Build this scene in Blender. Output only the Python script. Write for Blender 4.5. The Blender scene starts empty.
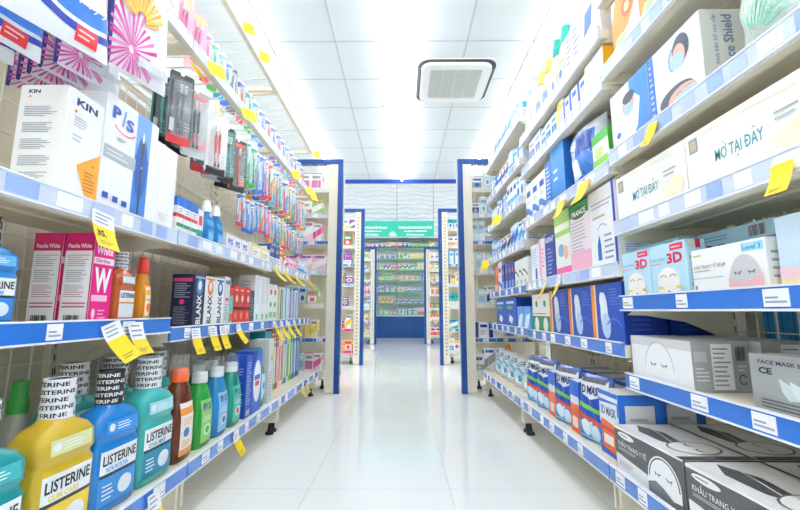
import bpy, bmesh, math, random
from mathutils import Vector, Matrix
random.seed(11)
SC = bpy.context.scene
COL = SC.collection
PI = math.pi
R = math.radians

# ---------------------------------------------------------------- camera, exposure, world
cam_d = bpy.data.cameras.new('camera'); cam = bpy.data.objects.new('camera', cam_d); COL.objects.link(cam)
cam.location = (0, 0, .75); cam.rotation_euler = (R(90 + 8.08), 0, R(.36))
cam_d.sensor_width = 36; cam_d.lens = 394.26 / 800 * 36; cam_d.clip_start = .02; cam_d.clip_end = 60
SC.camera = cam
SC.view_settings.view_transform = 'Standard'; SC.view_settings.look = 'None'
SC.view_settings.gamma = 1; SC.view_settings.use_curve_mapping = False
SC.view_settings.exposure = -0.04
SC.cycles.diffuse_bounces = 8; SC.cycles.max_bounces = 14; SC.cycles.transparent_max_bounces = 16
TUBE = {0: 68.0, 1.25: 20.0, -1.25: 20.0}
w = bpy.data.worlds.new('world'); SC.world = w; w.use_nodes = True
w.node_tree.nodes['Background'].inputs[0].default_value = (.9, .95, 1, 1)
w.node_tree.nodes['Background'].inputs[1].default_value = .6

# ---------------------------------------------------------------- materials
_m = {}
def lin(c):
    return c / 12.92 if c <= .04045 else ((c + .055) / 1.055) ** 2.4
def rgb(h):
    h = h.lstrip('#'); return tuple(lin(int(h[i:i + 2], 16) / 255) for i in (0, 2, 4)) + (1,)
def M(h, rough=.38, kind='', **kw):
    key = (h, rough, kind)
    if key in _m: return _m[key]
    m = bpy.data.materials.new('paint_' + h.strip('#')); m.use_nodes = True
    nt = m.node_tree; b = nt.nodes['Principled BSDF']
    b.inputs['Base Color'].default_value = rgb(h); b.inputs['Roughness'].default_value = rough
    if kind == 'liquid':
        b.inputs['Transmission Weight'].default_value = .38; b.inputs['IOR'].default_value = 1.33
        b.inputs['Coat Weight'].default_value = .6; b.inputs['Coat Roughness'].default_value = .05
    elif kind == 'clear':
        b.inputs['Alpha'].default_value = .16; b.inputs['Specular IOR Level'].default_value = .6
    elif kind == 'pane':
        b.inputs['Alpha'].default_value = .08
    elif kind == 'film':
        b.inputs['Alpha'].default_value = .86
        n = nt.nodes.new('ShaderNodeTexNoise'); n.inputs['Scale'].default_value = 40
        bp = nt.nodes.new('ShaderNodeBump'); bp.inputs['Strength'].default_value = .6; bp.inputs['Distance'].default_value = .01
        nt.links.new(n.outputs[0], bp.inputs['Height']); nt.links.new(bp.outputs[0], b.inputs['Normal'])
    elif kind == 'gloss':
        b.inputs['Coat Weight'].default_value = .8; b.inputs['Coat Roughness'].default_value = .08
    elif kind == 'metal':
        b.inputs['Metallic'].default_value = .9
    elif kind == 'emit':
        b.inputs['Emission Color'].default_value = rgb(h); b.inputs['Emission Strength'].default_value = kw.get('s', 10)
    elif kind == 'powder':   # powder coat: faint mottling
        n = nt.nodes.new('ShaderNodeTexNoise'); n.inputs['Scale'].default_value = 6; n.inputs['Detail'].default_value = 4
        mx = nt.nodes.new('ShaderNodeMixRGB'); c = rgb(h)
        mx.inputs[1].default_value = c; mx.inputs[2].default_value = tuple(x * .9 for x in c[:3]) + (1,)
        nt.links.new(n.outputs[0], mx.inputs[0]); nt.links.new(mx.outputs[0], b.inputs['Base Color'])
    _m[key] = m
    return m
WHITE = '#f4f5f6'; CREAM = '#ece5d2'; BLUE = '#1f66d2'; NAVY = '#12307a'; YEL = '#f7d60f'

# ---------------------------------------------------------------- mesh building
_t = {}
def text_geo(s, bold=True):
    if (s, bold) in _t: return _t[(s, bold)]
    c = bpy.data.curves.new('t', 'FONT'); c.body = s; c.resolution_u = 2
    if bold: c.offset = 0 if any(ord(q) > 0x1e00 for q in s) else (.04 if len(s) <= 4 else .008 if s == 'MO TAI DAY' else .025)
    o = bpy.data.objects.new('t', c); COL.objects.link(o)
    bpy.context.view_layer.update()
    me = bpy.data.meshes.new_from_object(o)
    vs = [(v.co.x, v.co.y) for v in me.vertices]; fs = [tuple(p.vertices) for p in me.polygons]
    bpy.data.objects.remove(o); bpy.data.curves.remove(c); bpy.data.meshes.remove(me)
    if vs:
        x0 = min(v[0] for v in vs); x1 = max(v[0] for v in vs); y0 = min(v[1] for v in vs); y1 = max(v[1] for v in vs)
        vs = [((x - x0) / max(x1 - x0, 1e-6), (y - y0) / max(y1 - y0, 1e-6)) for x, y in vs]
    _t[(s, bold)] = (vs, fs)
    return _t[(s, bold)]

class MB:
    def __init__(s): s.v = []; s.f = []; s.m = []; s.mats = []; s.sm = []
    def mi(s, m):
        if isinstance(m, str): m = M(m)
        if m not in s.mats: s.mats.append(m)
        return s.mats.index(m)
    def add(s, vs, fs, m, smooth=False):
        k = len(s.v); i = s.mi(m)
        s.v += [tuple(p) for p in vs]
        for f in fs: s.f.append(tuple(k + a for a in f)); s.m.append(i); s.sm.append(smooth)
    def box(s, x0, y0, z0, x1, y1, z1, m):
        vs = [(x0, y0, z0), (x1, y0, z0), (x1, y1, z0), (x0, y1, z0), (x0, y0, z1), (x1, y0, z1), (x1, y1, z1), (x0, y1, z1)]
        s.add(vs, [(0, 3, 2, 1), (4, 5, 6, 7), (0, 1, 5, 4), (1, 2, 6, 5), (2, 3, 7, 6), (3, 0, 4, 7)], m)
        return s
    def bbox(s, x0, y0, z0, x1, y1, z1, m, r=.003):      # bevelled vertical edges and top edges
        pts = []
        for (cx, cy, a) in ((x1 - r, y1 - r, 0), (x0 + r, y1 - r, 90), (x0 + r, y0 + r, 180), (x1 - r, y0 + r, 270)):
            for k in (0, 45, 90): pts.append((cx + r * math.cos(R(a + k)), cy + r * math.sin(R(a + k))))
        n = len(pts); cx, cy = (x0 + x1) / 2, (y0 + y1) / 2
        def ring(z, ins):
            return [(cx + (x - cx) * (1 - ins / max(abs(x1 - cx), 1e-5)), cy + (y - cy) * (1 - ins / max(abs(y1 - cy), 1e-5)), z) for x, y in pts]
        vs = ring(z0, 0) + ring(z1 - r * .7, 0) + ring(z1, r * .7)
        fs = [tuple(range(n))[::-1], tuple(range(2 * n, 3 * n))]
        for q in (0, 1):
            for i in range(n): fs.append((q * n + i, q * n + (i + 1) % n, (q + 1) * n + (i + 1) % n, (q + 1) * n + i))
        s.add(vs, fs, m); return s
    def tube(s, pts, r, m, n=6):
        pts = [Vector(p) for p in pts]; vs = []; fs = []
        for i, p in enumerate(pts):
            d = (pts[min(i + 1, len(pts) - 1)] - pts[max(i - 1, 0)]).normalized()
            a = d.cross(Vector((0, 0, 1)))
            if a.length < .01: a = d.cross(Vector((0, 1, 0)))
            a.normalize(); b = d.cross(a)
            for k in range(n):
                t = 2 * PI * (k + .5) / n; vs.append(p + a * r * math.cos(t) + b * r * math.sin(t))
        for i in range(len(pts) - 1):
            for k in range(n): fs.append((i * n + k, i * n + (k + 1) % n, (i + 1) * n + (k + 1) % n, (i + 1) * n + k))
        fs += [tuple(range(n))[::-1], tuple(range(len(vs) - n, len(vs)))]
        s.add(vs, fs, m, n > 6); return s
    def loft(s, secs, m, n=24, cx=0, cy=0, smooth=True):    # secs: (z, a, b, power)
        vs = []; fs = []
        for z, a, b, p in secs:
            for k in range(n):
                t = 2 * PI * k / n; c, q = math.cos(t), math.sin(t)
                vs.append((cx + a * math.copysign(abs(c) ** (2 / p), c), cy + b * math.copysign(abs(q) ** (2 / p), q), z))
        for i in range(len(secs) - 1):
            for k in range(n): fs.append((i * n + k, i * n + (k + 1) % n, (i + 1) * n + (k + 1) % n, (i + 1) * n + k))
        s.add(vs, fs, m, smooth)
        s.add(vs[:n], [tuple(range(n))[::-1]], m); s.add(vs[-n:], [tuple(range(n))], m)
        return s
    def prism(s, poly, x0, x1, m):       # polygon in (y, z) pushed along x
        n = len(poly); vs = [(x0, y, z) for y, z in poly] + [(x1, y, z) for y, z in poly]
        fs = [tuple(range(n)), tuple(range(n, 2 * n))[::-1]] + [(i, i + n, (i + 1) % n + n, (i + 1) % n) for i in range(n)]
        s.add(vs, fs, m); return s
    def stamp(s, gfx, fn, fine=0, off=.0005):
        for k, g in enumerate(gfx):
            o = off + k * .00018
            for vs, fs, c in shapes(g):
                if fine and g[0] != 't':
                    bm = bmesh.new(); bv = [bm.verts.new((x, y, 0)) for x, y in vs]
                    for f in fs:
                        try: bm.faces.new([bv[i] for i in f])
                        except ValueError: pass
                    bmesh.ops.triangulate(bm, faces=bm.faces[:])
                    for _ in range(5):
                        es = [e for e in bm.edges if (e.verts[0].co - e.verts[1].co).length > fine]
                        if not es: break
                        bmesh.ops.subdivide_edges(bm, edges=es, cuts=1)
                        bmesh.ops.triangulate(bm, faces=[f for f in bm.faces if len(f.verts) > 3])
                    bm.verts.index_update()
                    vs = [(v.co.x, v.co.y) for v in bm.verts]; fs = [tuple(v.index for v in f.verts) for f in bm.faces]; bm.free()
                s.add([fn(u, v, o) for u, v in vs], fs, c)
        return s
    def mesh(s, name='mesh'):
        me = bpy.data.meshes.new(name); me.from_pydata(s.v, [], s.f)
        for m in s.mats: me.materials.append(m)
        me.polygons.foreach_set('material_index', s.m); me.polygons.foreach_set('use_smooth', s.sm)
        me.update(); return me

def shapes(g):
    """printed marks: each gives (vertices, faces, colour) in the face's own 0..1 frame"""
    k = g[0]; out = []
    def rect(x0, y0, x1, y1, c): out.append(([(x0, y0), (x1, y0), (x1, y1), (x0, y1)], [(0, 1, 2, 3)], c))
    if k == 'r': rect(*g[1:6])
    elif k == 'e':
        _, cx, cy, rx, ry, c = g[:6]; a0, a1 = (g[6], g[7]) if len(g) > 6 else (0, 360)
        n = 20; vs = [(cx + rx * math.cos(R(a0 + (a1 - a0) * i / n)), cy + ry * math.sin(R(a0 + (a1 - a0) * i / n))) for i in range(n + (a1 - a0 < 360))]
        out.append((vs, [tuple(range(len(vs)))], c))
    elif k == 'p': out.append((list(g[1]), [tuple(range(len(g[1])))], g[2]))
    elif k == 'a':                                   # arc stroke cx cy rx ry a0 a1 thick col
        _, cx, cy, rx, ry, a0, a1, t, c = g; n = 12; vs = []
        for i in range(n + 1):
            an = R(a0 + (a1 - a0) * i / n)
            vs += [(cx + rx * math.cos(an), cy + ry * math.sin(an)), (cx + (rx - t) * math.cos(an), cy + (ry - t * ry / rx) * math.sin(an))]
        out.append((vs, [(2 * i, 2 * i + 1, 2 * i + 3, 2 * i + 2) for i in range(n)], c))
    elif k == 't':
        _, x0, y0, x1, y1, s, c = g[:7]; rot = g[7] if len(g) > 7 else 0
        vs, fs = text_geo(s)
        if rot: vs = [(x1 - y * (x1 - x0), y0 + x * (y1 - y0)) for x, y in vs]
        else: vs = [(x0 + x * (x1 - x0), y0 + y * (y1 - y0)) for x, y in vs]
        out.append((vs, fs, c))
    elif k == 'l':                                   # block of fine print: x0 y0 x1 y1 rows col
        _, x0, y0, x1, y1, n, c = g; h = (y1 - y0) / n; rr = random.Random(int(x0 * 91 + y0 * 77 + n))
        for i in range(n): rect(x0, y0 + i * h + h * .3, x0 + (x1 - x0) * rr.uniform(.6, 1), y0 + i * h + h * .65, c)
    elif k == 'b':                                   # barcode
        _, x0, y0, x1, y1, c = g; rr = random.Random(5); x = x0
        while x < x1 - 1e-4:
            q = (x1 - x0) * rr.choice((.02, .04, .06)); rect(x, y0, min(x + q, x1), y1, c); x += q + (x1 - x0) * rr.choice((.02, .05))
    elif k == 'w':                                   # wave band: x0 x1 ymid amp thick phase col
        _, x0, x1, ym, am, th, ph, c = g; n = 14; vs = []
        for i in range(n + 1):
            x = x0 + (x1 - x0) * i / n; y = ym + am * math.sin(ph + 3.3 * i / n); vs += [(x, y - th / 2), (x, y + th / 2)]
        out.append((vs, [(2 * i, 2 * i + 2, 2 * i + 3, 2 * i + 1) for i in range(n)], c))
    return out

# ---------------------------------------------------------------- objects, things, labels
def obj(name, mesh, parent=None, loc=(0, 0, 0), rot=(0, 0, 0)):
    if isinstance(mesh, MB): mesh = mesh.mesh(name)
    o = bpy.data.objects.new(name, mesh); COL.objects.link(o)
    o.location = loc; o.rotation_euler = rot
    if parent: o.parent = parent
    return o
def tag(o, label, cat, group=None):
    o['label'] = label; o['category'] = cat
    if group: o['group'] = group
    return o
def thing(name, label, cat, loc=(0, 0, 0), rotz=0, group=None):
    return tag(obj(name, None, None, loc, (0, 0, rotz)), label, cat, group)
def struct(name, mb, loc=(0, 0, 0)):
    o = obj(name, mb, None, loc); o['kind'] = 'structure'; return o

REG = []          # things whose labels are worded once everything stands
class Spec:
    """kind, category, short description, size and parts [(name, mesh, [(sub name, mesh)], label)]"""
    def __init__(s, kind, cat, desc, w, d, h, parts): s.kind, s.cat, s.desc, s.w, s.d, s.h, s.parts = kind, cat, desc, w, d, h, parts
def inst(sp, loc, rot, place, row=None, label=None):
    if isinstance(rot, (int, float)): rot = (0, 0, rot)
    if len(sp.parts) == 1 and not sp.parts[0][2]:
        root = obj(sp.kind, sp.parts[0][1], None, loc, rot)
    else:
        root = obj(sp.kind, None, None, loc, rot)
        for nm, me, subs, *lb in sp.parts:
            p = obj(nm, me, root)
            if lb and lb[0]: p['label'] = lb[0]
            for snm, sme in subs: obj(snm, sme, p)
    root['category'] = sp.cat
    REG.append(dict(o=root, d=sp.desc, p=place, row=row, l=label, kind=sp.kind))
    return root
def word_labels():
    rows = {}
    for r in REG: rows.setdefault((r['row'], r['p']), []).append(r)
    for key, rr in rows.items():
        rr.sort(key=lambda r: (r['o'].location.x if key[0] and key[0][0] == 'E' else r['o'].location.y))
        for i, r in enumerate(rr):
            r['prev'] = rr[i - 1]['d'] if i else None; r['next'] = rr[i + 1]['d'] if i + 1 < len(rr) else None
    short = lambda d: ' '.join(d.split(' with ')[0].split(' marked ')[0].split()[:5])
    nw = lambda t: len(t.replace('/', ' ').split())
    A = lambda r: r['l'] or f"{r['d']} {r['p']}"
    used = {}
    for r in REG: used.setdefault(A(r), []).append(r)
    taken = set(used)
    for base, rs in list(used.items()):
        if len(rs) == 1 and nw(base) <= 16: rs[0]['o']['label'] = base; continue
        for r in rs:
            D, S = r['d'], short(r['d']); P = r['p'] or ''; PS = P.split(',')[0]
            pv, nx = r.get('prev'), r.get('next'); c = []
            hints = []
            if pv and pv != D: hints += [f"just past {short(pv)}"]
            if nx and nx != D: hints += [f"just before {short(nx)}"]
            if pv and nx and pv != D and nx != D: hints += [f"between {short(pv)} and {short(nx)}"]
            if r['row'] and r['row'][0] != 'E' and len(rs) > 1:
                if not pv: hints += ['at the near end']
                elif not nx: hints += ['at the far end']
            if len(rs) == 1: c += [f"{S} {P}"]
            for h in hints: c += [f"{D} {h} {P}", f"{D} {h} {PS}", f"{S} {h} {P}", f"{S} {h} {PS}"]
            if len(rs) > 2 and pv == D and nx == D: c += [f"{D} between two like it {P}", f"{S} between two like it {P}", f"{S} between two like it {PS}"]
            for t in c:
                if not r['l'] and nw(t) <= 16 and t not in taken: break
            else: t = base if nw(base) <= 16 else f"{S} {P}"
            taken.add(t); r['o']['label'] = t
    same = {}
    for r in REG: same.setdefault((r['kind'], r['p']), []).append(r)
    by = {}
    for r in REG: by.setdefault(r['o']['label'], []).append(r)
    for g, rs in same.items():
        if len(rs) > 1 and g[1]:
            pl = g[0].replace('_', ' '); pl = pl + ('es' if pl.endswith('x') else 's')
            for r in rs: r['o']['group'] = f"{pl} {g[1]}"
# ---------------------------------------------------------------- the room
CZ = 3.22; BACK = 11.95; XW = 4.6; YB = -2.9; YS = 7.23; CZ2 = 4.95
def noise_floor():
    m = bpy.data.materials.new('floor_tile'); m.use_nodes = True; nt = m.node_tree; b = nt.nodes['Principled BSDF']
    b.inputs['Base Color'].default_value = rgb('#f5f7f7'); b.inputs['Roughness'].default_value = .08
    b.inputs['Specular IOR Level'].default_value = .6
    n = nt.nodes.new('ShaderNodeTexNoise'); n.inputs['Scale'].default_value = 1.7; n.inputs['Detail'].default_value = 5
    mp = nt.nodes.new('ShaderNodeMapRange'); mp.inputs[3].default_value = .04; mp.inputs[4].default_value = .12
    nt.links.new(n.outputs[0], mp.inputs[0]); nt.links.new(mp.outputs[0], b.inputs['Roughness'])
    mx = nt.nodes.new('ShaderNodeMixRGB'); mx.inputs[1].default_value = rgb('#eef2f2'); mx.inputs[2].default_value = rgb('#fafbfa')
    nt.links.new(n.outputs[0], mx.inputs[0]); nt.links.new(mx.outputs[0], b.inputs['Base Color'])
    return m
mb = MB(); FT = noise_floor()
mb.box(-XW, YB, -.03, XW, BACK, -.0015, M('#a9aeae', .7))
xs = [.2 + .6 * k for k in range(-8, 8)]; ys = [2.4 + .6 * k for k in range(-9, 16)]
xs = [-XW] + [x for x in xs if abs(x) < XW] + [XW]; ys = [YB] + [y for y in ys if YB < y < BACK] + [BACK]
for i in range(len(xs) - 1):
    for j in range(len(ys) - 1):
        g = .0009; x0, x1, y0, y1 = xs[i] + g, xs[i + 1] - g, ys[j] + g, ys[j + 1] - g
        mb.add([(x0, y0, 0), (x1, y0, 0), (x1, y1, 0), (x0, y1, 0)], [(0, 1, 2, 3)], FT)
struct('floor', mb)
mb = MB(); CM = M('#e4ebef', .9, 'powder')
mb.box(-XW, YB, CZ, XW, YS, CZ + .04, CM)
gx = [-.62 + 1.22 * k for k in range(-3, 5)]; gy = [3.33 + .6 * k for k in range(-10, 7)]
for x in gx: mb.box(x - .008, YB, CZ - .003, x + .008, YS, CZ, M('#bcc7cd', .6))
for y in gy: mb.box(-XW, y - .008, CZ - .0025, XW, y + .008, CZ - .0001, M('#bcc7cd', .6))
mb.box(-XW, YS, CZ2, XW, BACK, CZ2 + .04, CM)
struct('ceiling', mb)
struct('trim_1', MB().box(-XW, YS - .03, CZ - .065, XW, YS + .02, CZ - .004, M('#123fa0', .4)))
struct('trim_2', MB().box(-XW, YS, CZ, XW, YS + .04, CZ2, M('#f2f4f5', .8)))
WM = M('#f2f4f5', .8, 'powder')
struct('wall_left', MB().box(-XW - .08, YB, -.03, -XW, BACK, CZ2, WM))
struct('wall_right', MB().box(XW, YB, -.03, XW + .08, BACK, CZ2, WM))
struct('wall_front', MB().box(-XW, YB - .08, -.03, XW, YB, CZ2, WM))
wm = bpy.data.materials.new('wave_panel'); wm.use_nodes = True; nt = wm.node_tree; b = nt.nodes['Principled BSDF']
b.inputs['Base Color'].default_value = rgb('#f1f4f7'); b.inputs['Roughness'].default_value = .5
tc = nt.nodes.new('ShaderNodeTexCoord'); wv = nt.nodes.new('ShaderNodeTexWave'); wv.wave_type = 'BANDS'; wv.bands_direction = 'Z'
wv.inputs['Scale'].default_value = 2.2; wv.inputs['Distortion'].default_value = 5; wv.inputs['Detail Scale'].default_value = 1.2; wv.inputs['Detail'].default_value = 1
bp = nt.nodes.new('ShaderNodeBump'); bp.inputs['Strength'].default_value = .8; bp.inputs['Distance'].default_value = .03
mx = nt.nodes.new('ShaderNodeMixRGB'); mx.inputs[1].default_value = rgb('#e9eff6'); mx.inputs[2].default_value = rgb('#fbfbfb')
nt.links.new(tc.outputs['Object'], wv.inputs[0]); nt.links.new(wv.outputs[1], bp.inputs['Height']); nt.links.new(bp.outputs[0], b.inputs['Normal'])
nt.links.new(wv.outputs[1], mx.inputs[0]); nt.links.new(mx.outputs[0], b.inputs['Base Color'])
struct('wall_back', MB().box(-XW, BACK, -.03, XW, BACK + .08, CZ2, wm))

# ---------------------------------------------------------------- ceiling fittings
def tube_mesh(s):
    return MB().tube([(0, -.585, 0), (0, .585, 0)], .013, M('#ffffff', .4 + s * 1e-5, 'emit', s=s), 10).mesh('tube')
tube_m = tube_mesh(34.0); tube_ms = {k: tube_mesh(v) for k, v in TUBE.items()}
hous = MB(); hous.box(-.02, -.595, .017, .02, .595, .045, M('#f6f7f8', .4)).box(-.014, -.6, -.014, .014, -.586, .03, M(WHITE)).box(-.014, .586, -.014, .014, .6, .03, M(WHITE))
hous_m = hous.mesh('housing')
clip_m = MB().prism([(-.006, .02), (.006, .02), (.006, -.018), (-.006, -.018)], -.018, -.0145, M(WHITE)).prism([(-.006, .02), (.006, .02), (.006, -.018), (-.006, -.018)], .0145, .018, M(WHITE)).mesh('clip')
rowname = {-3.75: 'row near the left wall', -2.5: 'row beyond the left shelving', -1.25: 'row above the left shelves', 0: 'middle row over the aisle',
           1.25: 'row above the right shelves', 2.5: 'row beyond the right shelving', 3.75: 'row near the right wall'}  # the outer rows are out of view, added to light the room
for X, nm in rowname.items():
    for k in range(8):
        t = thing('tube_light', f'slim white tube light in the ceiling {nm}', 'light', (X - .01, -2.0 + 1.22 * k, CZ - .046), 0, f'tube lights in the {nm}')
        obj('tube', tube_ms.get(X, tube_m), t); obj('housing', hous_m, t)
        if abs(X) < 2:
            for yy in (-.3, .3): obj('clip', clip_m, t, (0, yy, 0))
for X in (-3.2, -1.6, 0, 1.6, 3.2):  # unseen lamps added to brighten the back wall and cabinet
    for y in (7.95, 9.2, 10.45):
        t = thing('tube_light', 'added unseen slim white tube light on the high ceiling above the pharmacy counter', 'light', (X, y, CZ2 - .046), 0, 'added tube lights over the counter')
        obj('tube', tube_m, t); obj('housing', hous_m, t)
# air conditioner cassette
t = thing('air_conditioner', 'square white ceiling air conditioner cassette with grey louvred grille', 'air conditioner', (.555, 3.97, CZ - .004))
def rrect(mb, hx, hy, r, z0, z1, m, hole=None):
    def ring(hx, hy, r):
        o = []
        for sx, sy, a in ((1, 1, 0), (-1, 1, 90), (-1, -1, 180), (1, -1, 270)):
            for k in range(5): o.append((sx * (hx - r) + r * math.cos(R(a + k * 22.5)), sy * (hy - r) + r * math.sin(R(a + k * 22.5))))
        return o
    p = ring(hx, hy, r); n = len(p)
    if hole:
        q = ring(*hole); vs = [(x, y, z0) for x, y in p] + [(x, y, z1) for x, y in p] + [(x, y, z0) for x, y in q] + [(x, y, z1) for x, y in q]
        fs = []
        for i in range(n):
            j = (i + 1) % n; fs += [(i, j, n + j, n + i), (2 * n + i, 3 * n + i, 3 * n + j, 2 * n + j), (i, 2 * n + i, 2 * n + j, j), (n + i, n + j, 3 * n + j, 3 * n + i)]
        mb.add(vs, fs, m)
    else:
        vs = [(x, y, z0) for x, y in p] + [(x, y, z1) for x, y in p]
        mb.add(vs, [tuple(range(n))[::-1], tuple(range(n, 2 * n))] + [(i, (i + 1) % n, n + (i + 1) % n, n + i) for i in range(n)], m)
    return mb
obj('back_plate', rrect(MB(), .40, .40, .05, -.012, 0, M('#eef0f1', .4)), t)
obj('air_slot', rrect(MB(), .395, .395, .12, -.0165, -.0125, M('#3e4448', .6)), t)
obj('panel', rrect(MB(), .357, .357, .10, -.045, -.017, M('#f5f6f7', .35), (.27, .27, .03)), t)
lv = MB(); lv.box(-.27, -.27, -.024, .27, .27, -.018, M('#c3c8c6', .6))
for k in range(23): lv.box(-.265, -.262 + k * .023, -.038, .265, -.25 + k * .023, -.027, M('#d9dcda', .5))
for k in range(5): lv.box(-.27 + k * .13325, -.27, -.041, -.263 + k * .13325, .27, -.026, M('#eceeed', .5))
obj('grille', lv, t)
for sx in (-1, 1):
    obj('louvre_vane', MB().box(-.005, -.26, -.02, .005, .26, -.0168, M('#6c7377', .5)), t, (sx * .382, 0, 0))
t = thing('smoke_detector', 'small round white smoke detector on the ceiling tile', 'smoke detector', (-.235, 4.42, CZ - .004))
obj('body', MB().loft([(-.035, .02, .02, 2), (-.03, .035, .035, 2), (-.012, .05, .05, 2), (0, .052, .052, 2)], M(WHITE)), t)
obj('sensor_cap', MB().loft([(-.05, .012, .012, 2), (-.0352, .016, .016, 2)], M('#9aa0a2')), t)

# ---------------------------------------------------------------- shelving bays
LIP = {'L': -.87, 'R': .815}; ROT = {'L': PI / 2, 'R': -PI / 2, 'E': 0}
FRONT = {'L': -.10, 'R': -.08, 'E': -.02}
BL = .546
def strip(z, y, seed, style, x0=-BL, x1=BL, H=.052):
    mb = MB(); rr = random.Random(seed); z0 = z - H
    base = {'low': '#2472d2', 'mid': '#3a7cd4', 'high': '#d3def4', 'pink': '#ec1f86', 'end': '#e8e6e0'}[style]  # high: same blue strip, its glare painted as pale lavender
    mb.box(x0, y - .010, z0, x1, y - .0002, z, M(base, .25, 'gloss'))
    mb.box(x0, y - .013, z - .003, x1, y - .0001, z + .0015, M('#eef3fa', .3)); mb.box(x0, y - .013, z0 - .003, x1, y - .0001, z0 + .002, M('#e9edf2', .3))
    x = x0 + rr.uniform(.02, .1)
    if style in ('low', 'mid'):
        while x < x1 - .07:
            w = rr.choice((.045, .055, .06))
            mb.box(x, y - .0115, z0 + .006, x + w, y - .0101, z - .007, M('#f7f8fb'))
            mb.box(x + .005, y - .012, z0 + .024, x + w * .6, y - .0116, z0 + .028, M('#8d98b5')); mb.box(x + .005, y - .012, z0 + .014, x + w - .005, y - .0116, z0 + .019, M('#a6aec4'))
            x += w + rr.uniform(*((.12, .26) if style == 'low' else (.07, .16)))
    elif style == 'high':
        while x < x1 - .08:
            w = rr.choice((.05, .06, .08)); c = rr.choice(('#f7f9fd', '#f7f9fd', '#f7f9fd', '#bccdf0', '#9db8ea'))
            mb.box(x, y - .0115, z0 + .006, x + w, y - .0101, z - .007, M(c, .3))
            x += w + rr.uniform(.015, .07)
    return mb
def bay(side, mid, shelves, place, seed, bottom=.22, depth=.38, wire_z=2.26, panel_top=1.72, half=.55, open_shelf=(), name='shelving_bay', pd=0):
    """shelves: (height of strip top, style); side L / R / E"""
    x = LIP[side] if side != 'E' else mid[0]; y = mid if side != 'E' else mid[1]
    t = thing(name, f'cream metal shelving bay {place}', 'shelves', (x, y, 0), ROT[side])
    C1 = M(CREAM, .45, 'powder'); hb = half - .004; F0 = FRONT[side]
    for s in (-1, 1):
        xx = s * (half - .017)
        up = MB(); up.box(xx - .013, depth + .012, .03, xx + .013, depth + .045, 2.3, C1)
        for k in range(44):
            zz = .12 + k * .05; up.box(xx - .007, depth + .0112, zz, xx - .002, depth + .0119, zz + .025, M('#5a5548')); up.box(xx + .002, depth + .0112, zz, xx + .007, depth + .0119, zz + .025, M('#5a5548'))
        obj('upright', up, t)
        bp = MB().prism([(F0 + .012, bottom - .054), (F0 + .012, .065), (F0 + .2, .065), (F0 + .26, .05), (depth, .05), (depth, bottom - .054)], xx - .007, xx + .007, C1)
        obj('base_plate', bp, t)
        ft = MB().loft([(0, .026, .026, 2), (.012, .026, .026, 2), (.02, .014, .014, 2), (.064, .008, .008, 2)], M('#1b1b1b', .5), 12, xx - s * .012, F0 + .05)
        obj('foot', ft, t); obj('foot', MB().loft([(0, .026, .026, 2), (.012, .026, .026, 2), (.02, .014, .014, 2), (.049, .008, .008, 2)], M('#1b1b1b', .5), 12, xx - s * .012, depth - .04), t)
    bk = MB().box(-hb, depth + .046 + pd, .1, hb, depth + .054 + pd, panel_top, M('#e9e2d0', .6, 'powder')); obj('back_panel', bk, t)
    wb = MB(); z = .26
    while z < panel_top: wb.tube([(-hb + .03, depth + .003, z), (hb - .03, depth + .003, z)], .0028, M('#f6f3ea', .35), 4); z += .105
    n = 15
    for k in range(n): q = -hb + .04 + (2 * hb - .08) * k / (n - 1); wb.tube([(q, depth + .007, .22), (q, depth + .007, panel_top)], .0028, M('#f6f3ea', .35), 4)
    obj('wire_back', wb, t)
    allsh = [(bottom, 'mid', F0)] + [(a, b, 0.) for a, b in shelves]
    for k, (z, st, f) in enumerate(allsh):
        dz = z - .010
        sh = MB().prism([(f, dz), (depth, dz), (depth, dz - .016), (f + .05, dz - .016), (f + .03, dz - .046), (f, dz - .046)], -hb, hb, C1)
        if k:
            for s in (-1, 1):
                xx = s * (half - .012)
                sh.prism([(f + .03, dz - .047), (f + .012, dz - .06), (f + .08, dz - .062), (f + .22, dz - .085), (depth + .01, dz - .16), (depth + .01, dz - .017), (f + .05, dz - .017)], xx - .004, xx + .004, C1)
            sh.box(-hb + .02, depth * .5, dz - .024, hb - .02, depth * .5 + .02, dz - .0165, C1)
        s_ = obj('shelf', sh, t)
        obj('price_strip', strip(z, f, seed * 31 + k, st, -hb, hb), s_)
    for z in open_shelf:            # open wire tier: front bar with strip, end beams and rods
        ms = MB(); ms.box(-hb, 0, z - .05, hb, .022, z - .004, C1)
        for s in (-1, 1): ms.box(s * (half - .024) - .016, .0225, z - .045, s * (half - .024) + .016, depth, z - .018, C1)
        ms.box(-hb, depth - .03, z - .045, hb, depth + .004, z - .02, C1)
        for k in range(15): q = -hb + .07 + k * .068; ms.tube([(q, .01, z - .03), (q, depth, z - .03)], .0022, C1, 5)
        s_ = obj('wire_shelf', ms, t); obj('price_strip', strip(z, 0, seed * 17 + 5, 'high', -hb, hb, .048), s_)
    return t
Y0 = .38; YC = [.93, 2.03, 3.13]
NM = ['first bay from the viewer', 'second bay from the viewer', 'third bay from the viewer']
LS = [[(.725, 'low'), (1.055, 'high')], [(.69, 'mid'), (1.06, 'high')], [(.69, 'mid'), (1.075, 'high')]]
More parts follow.
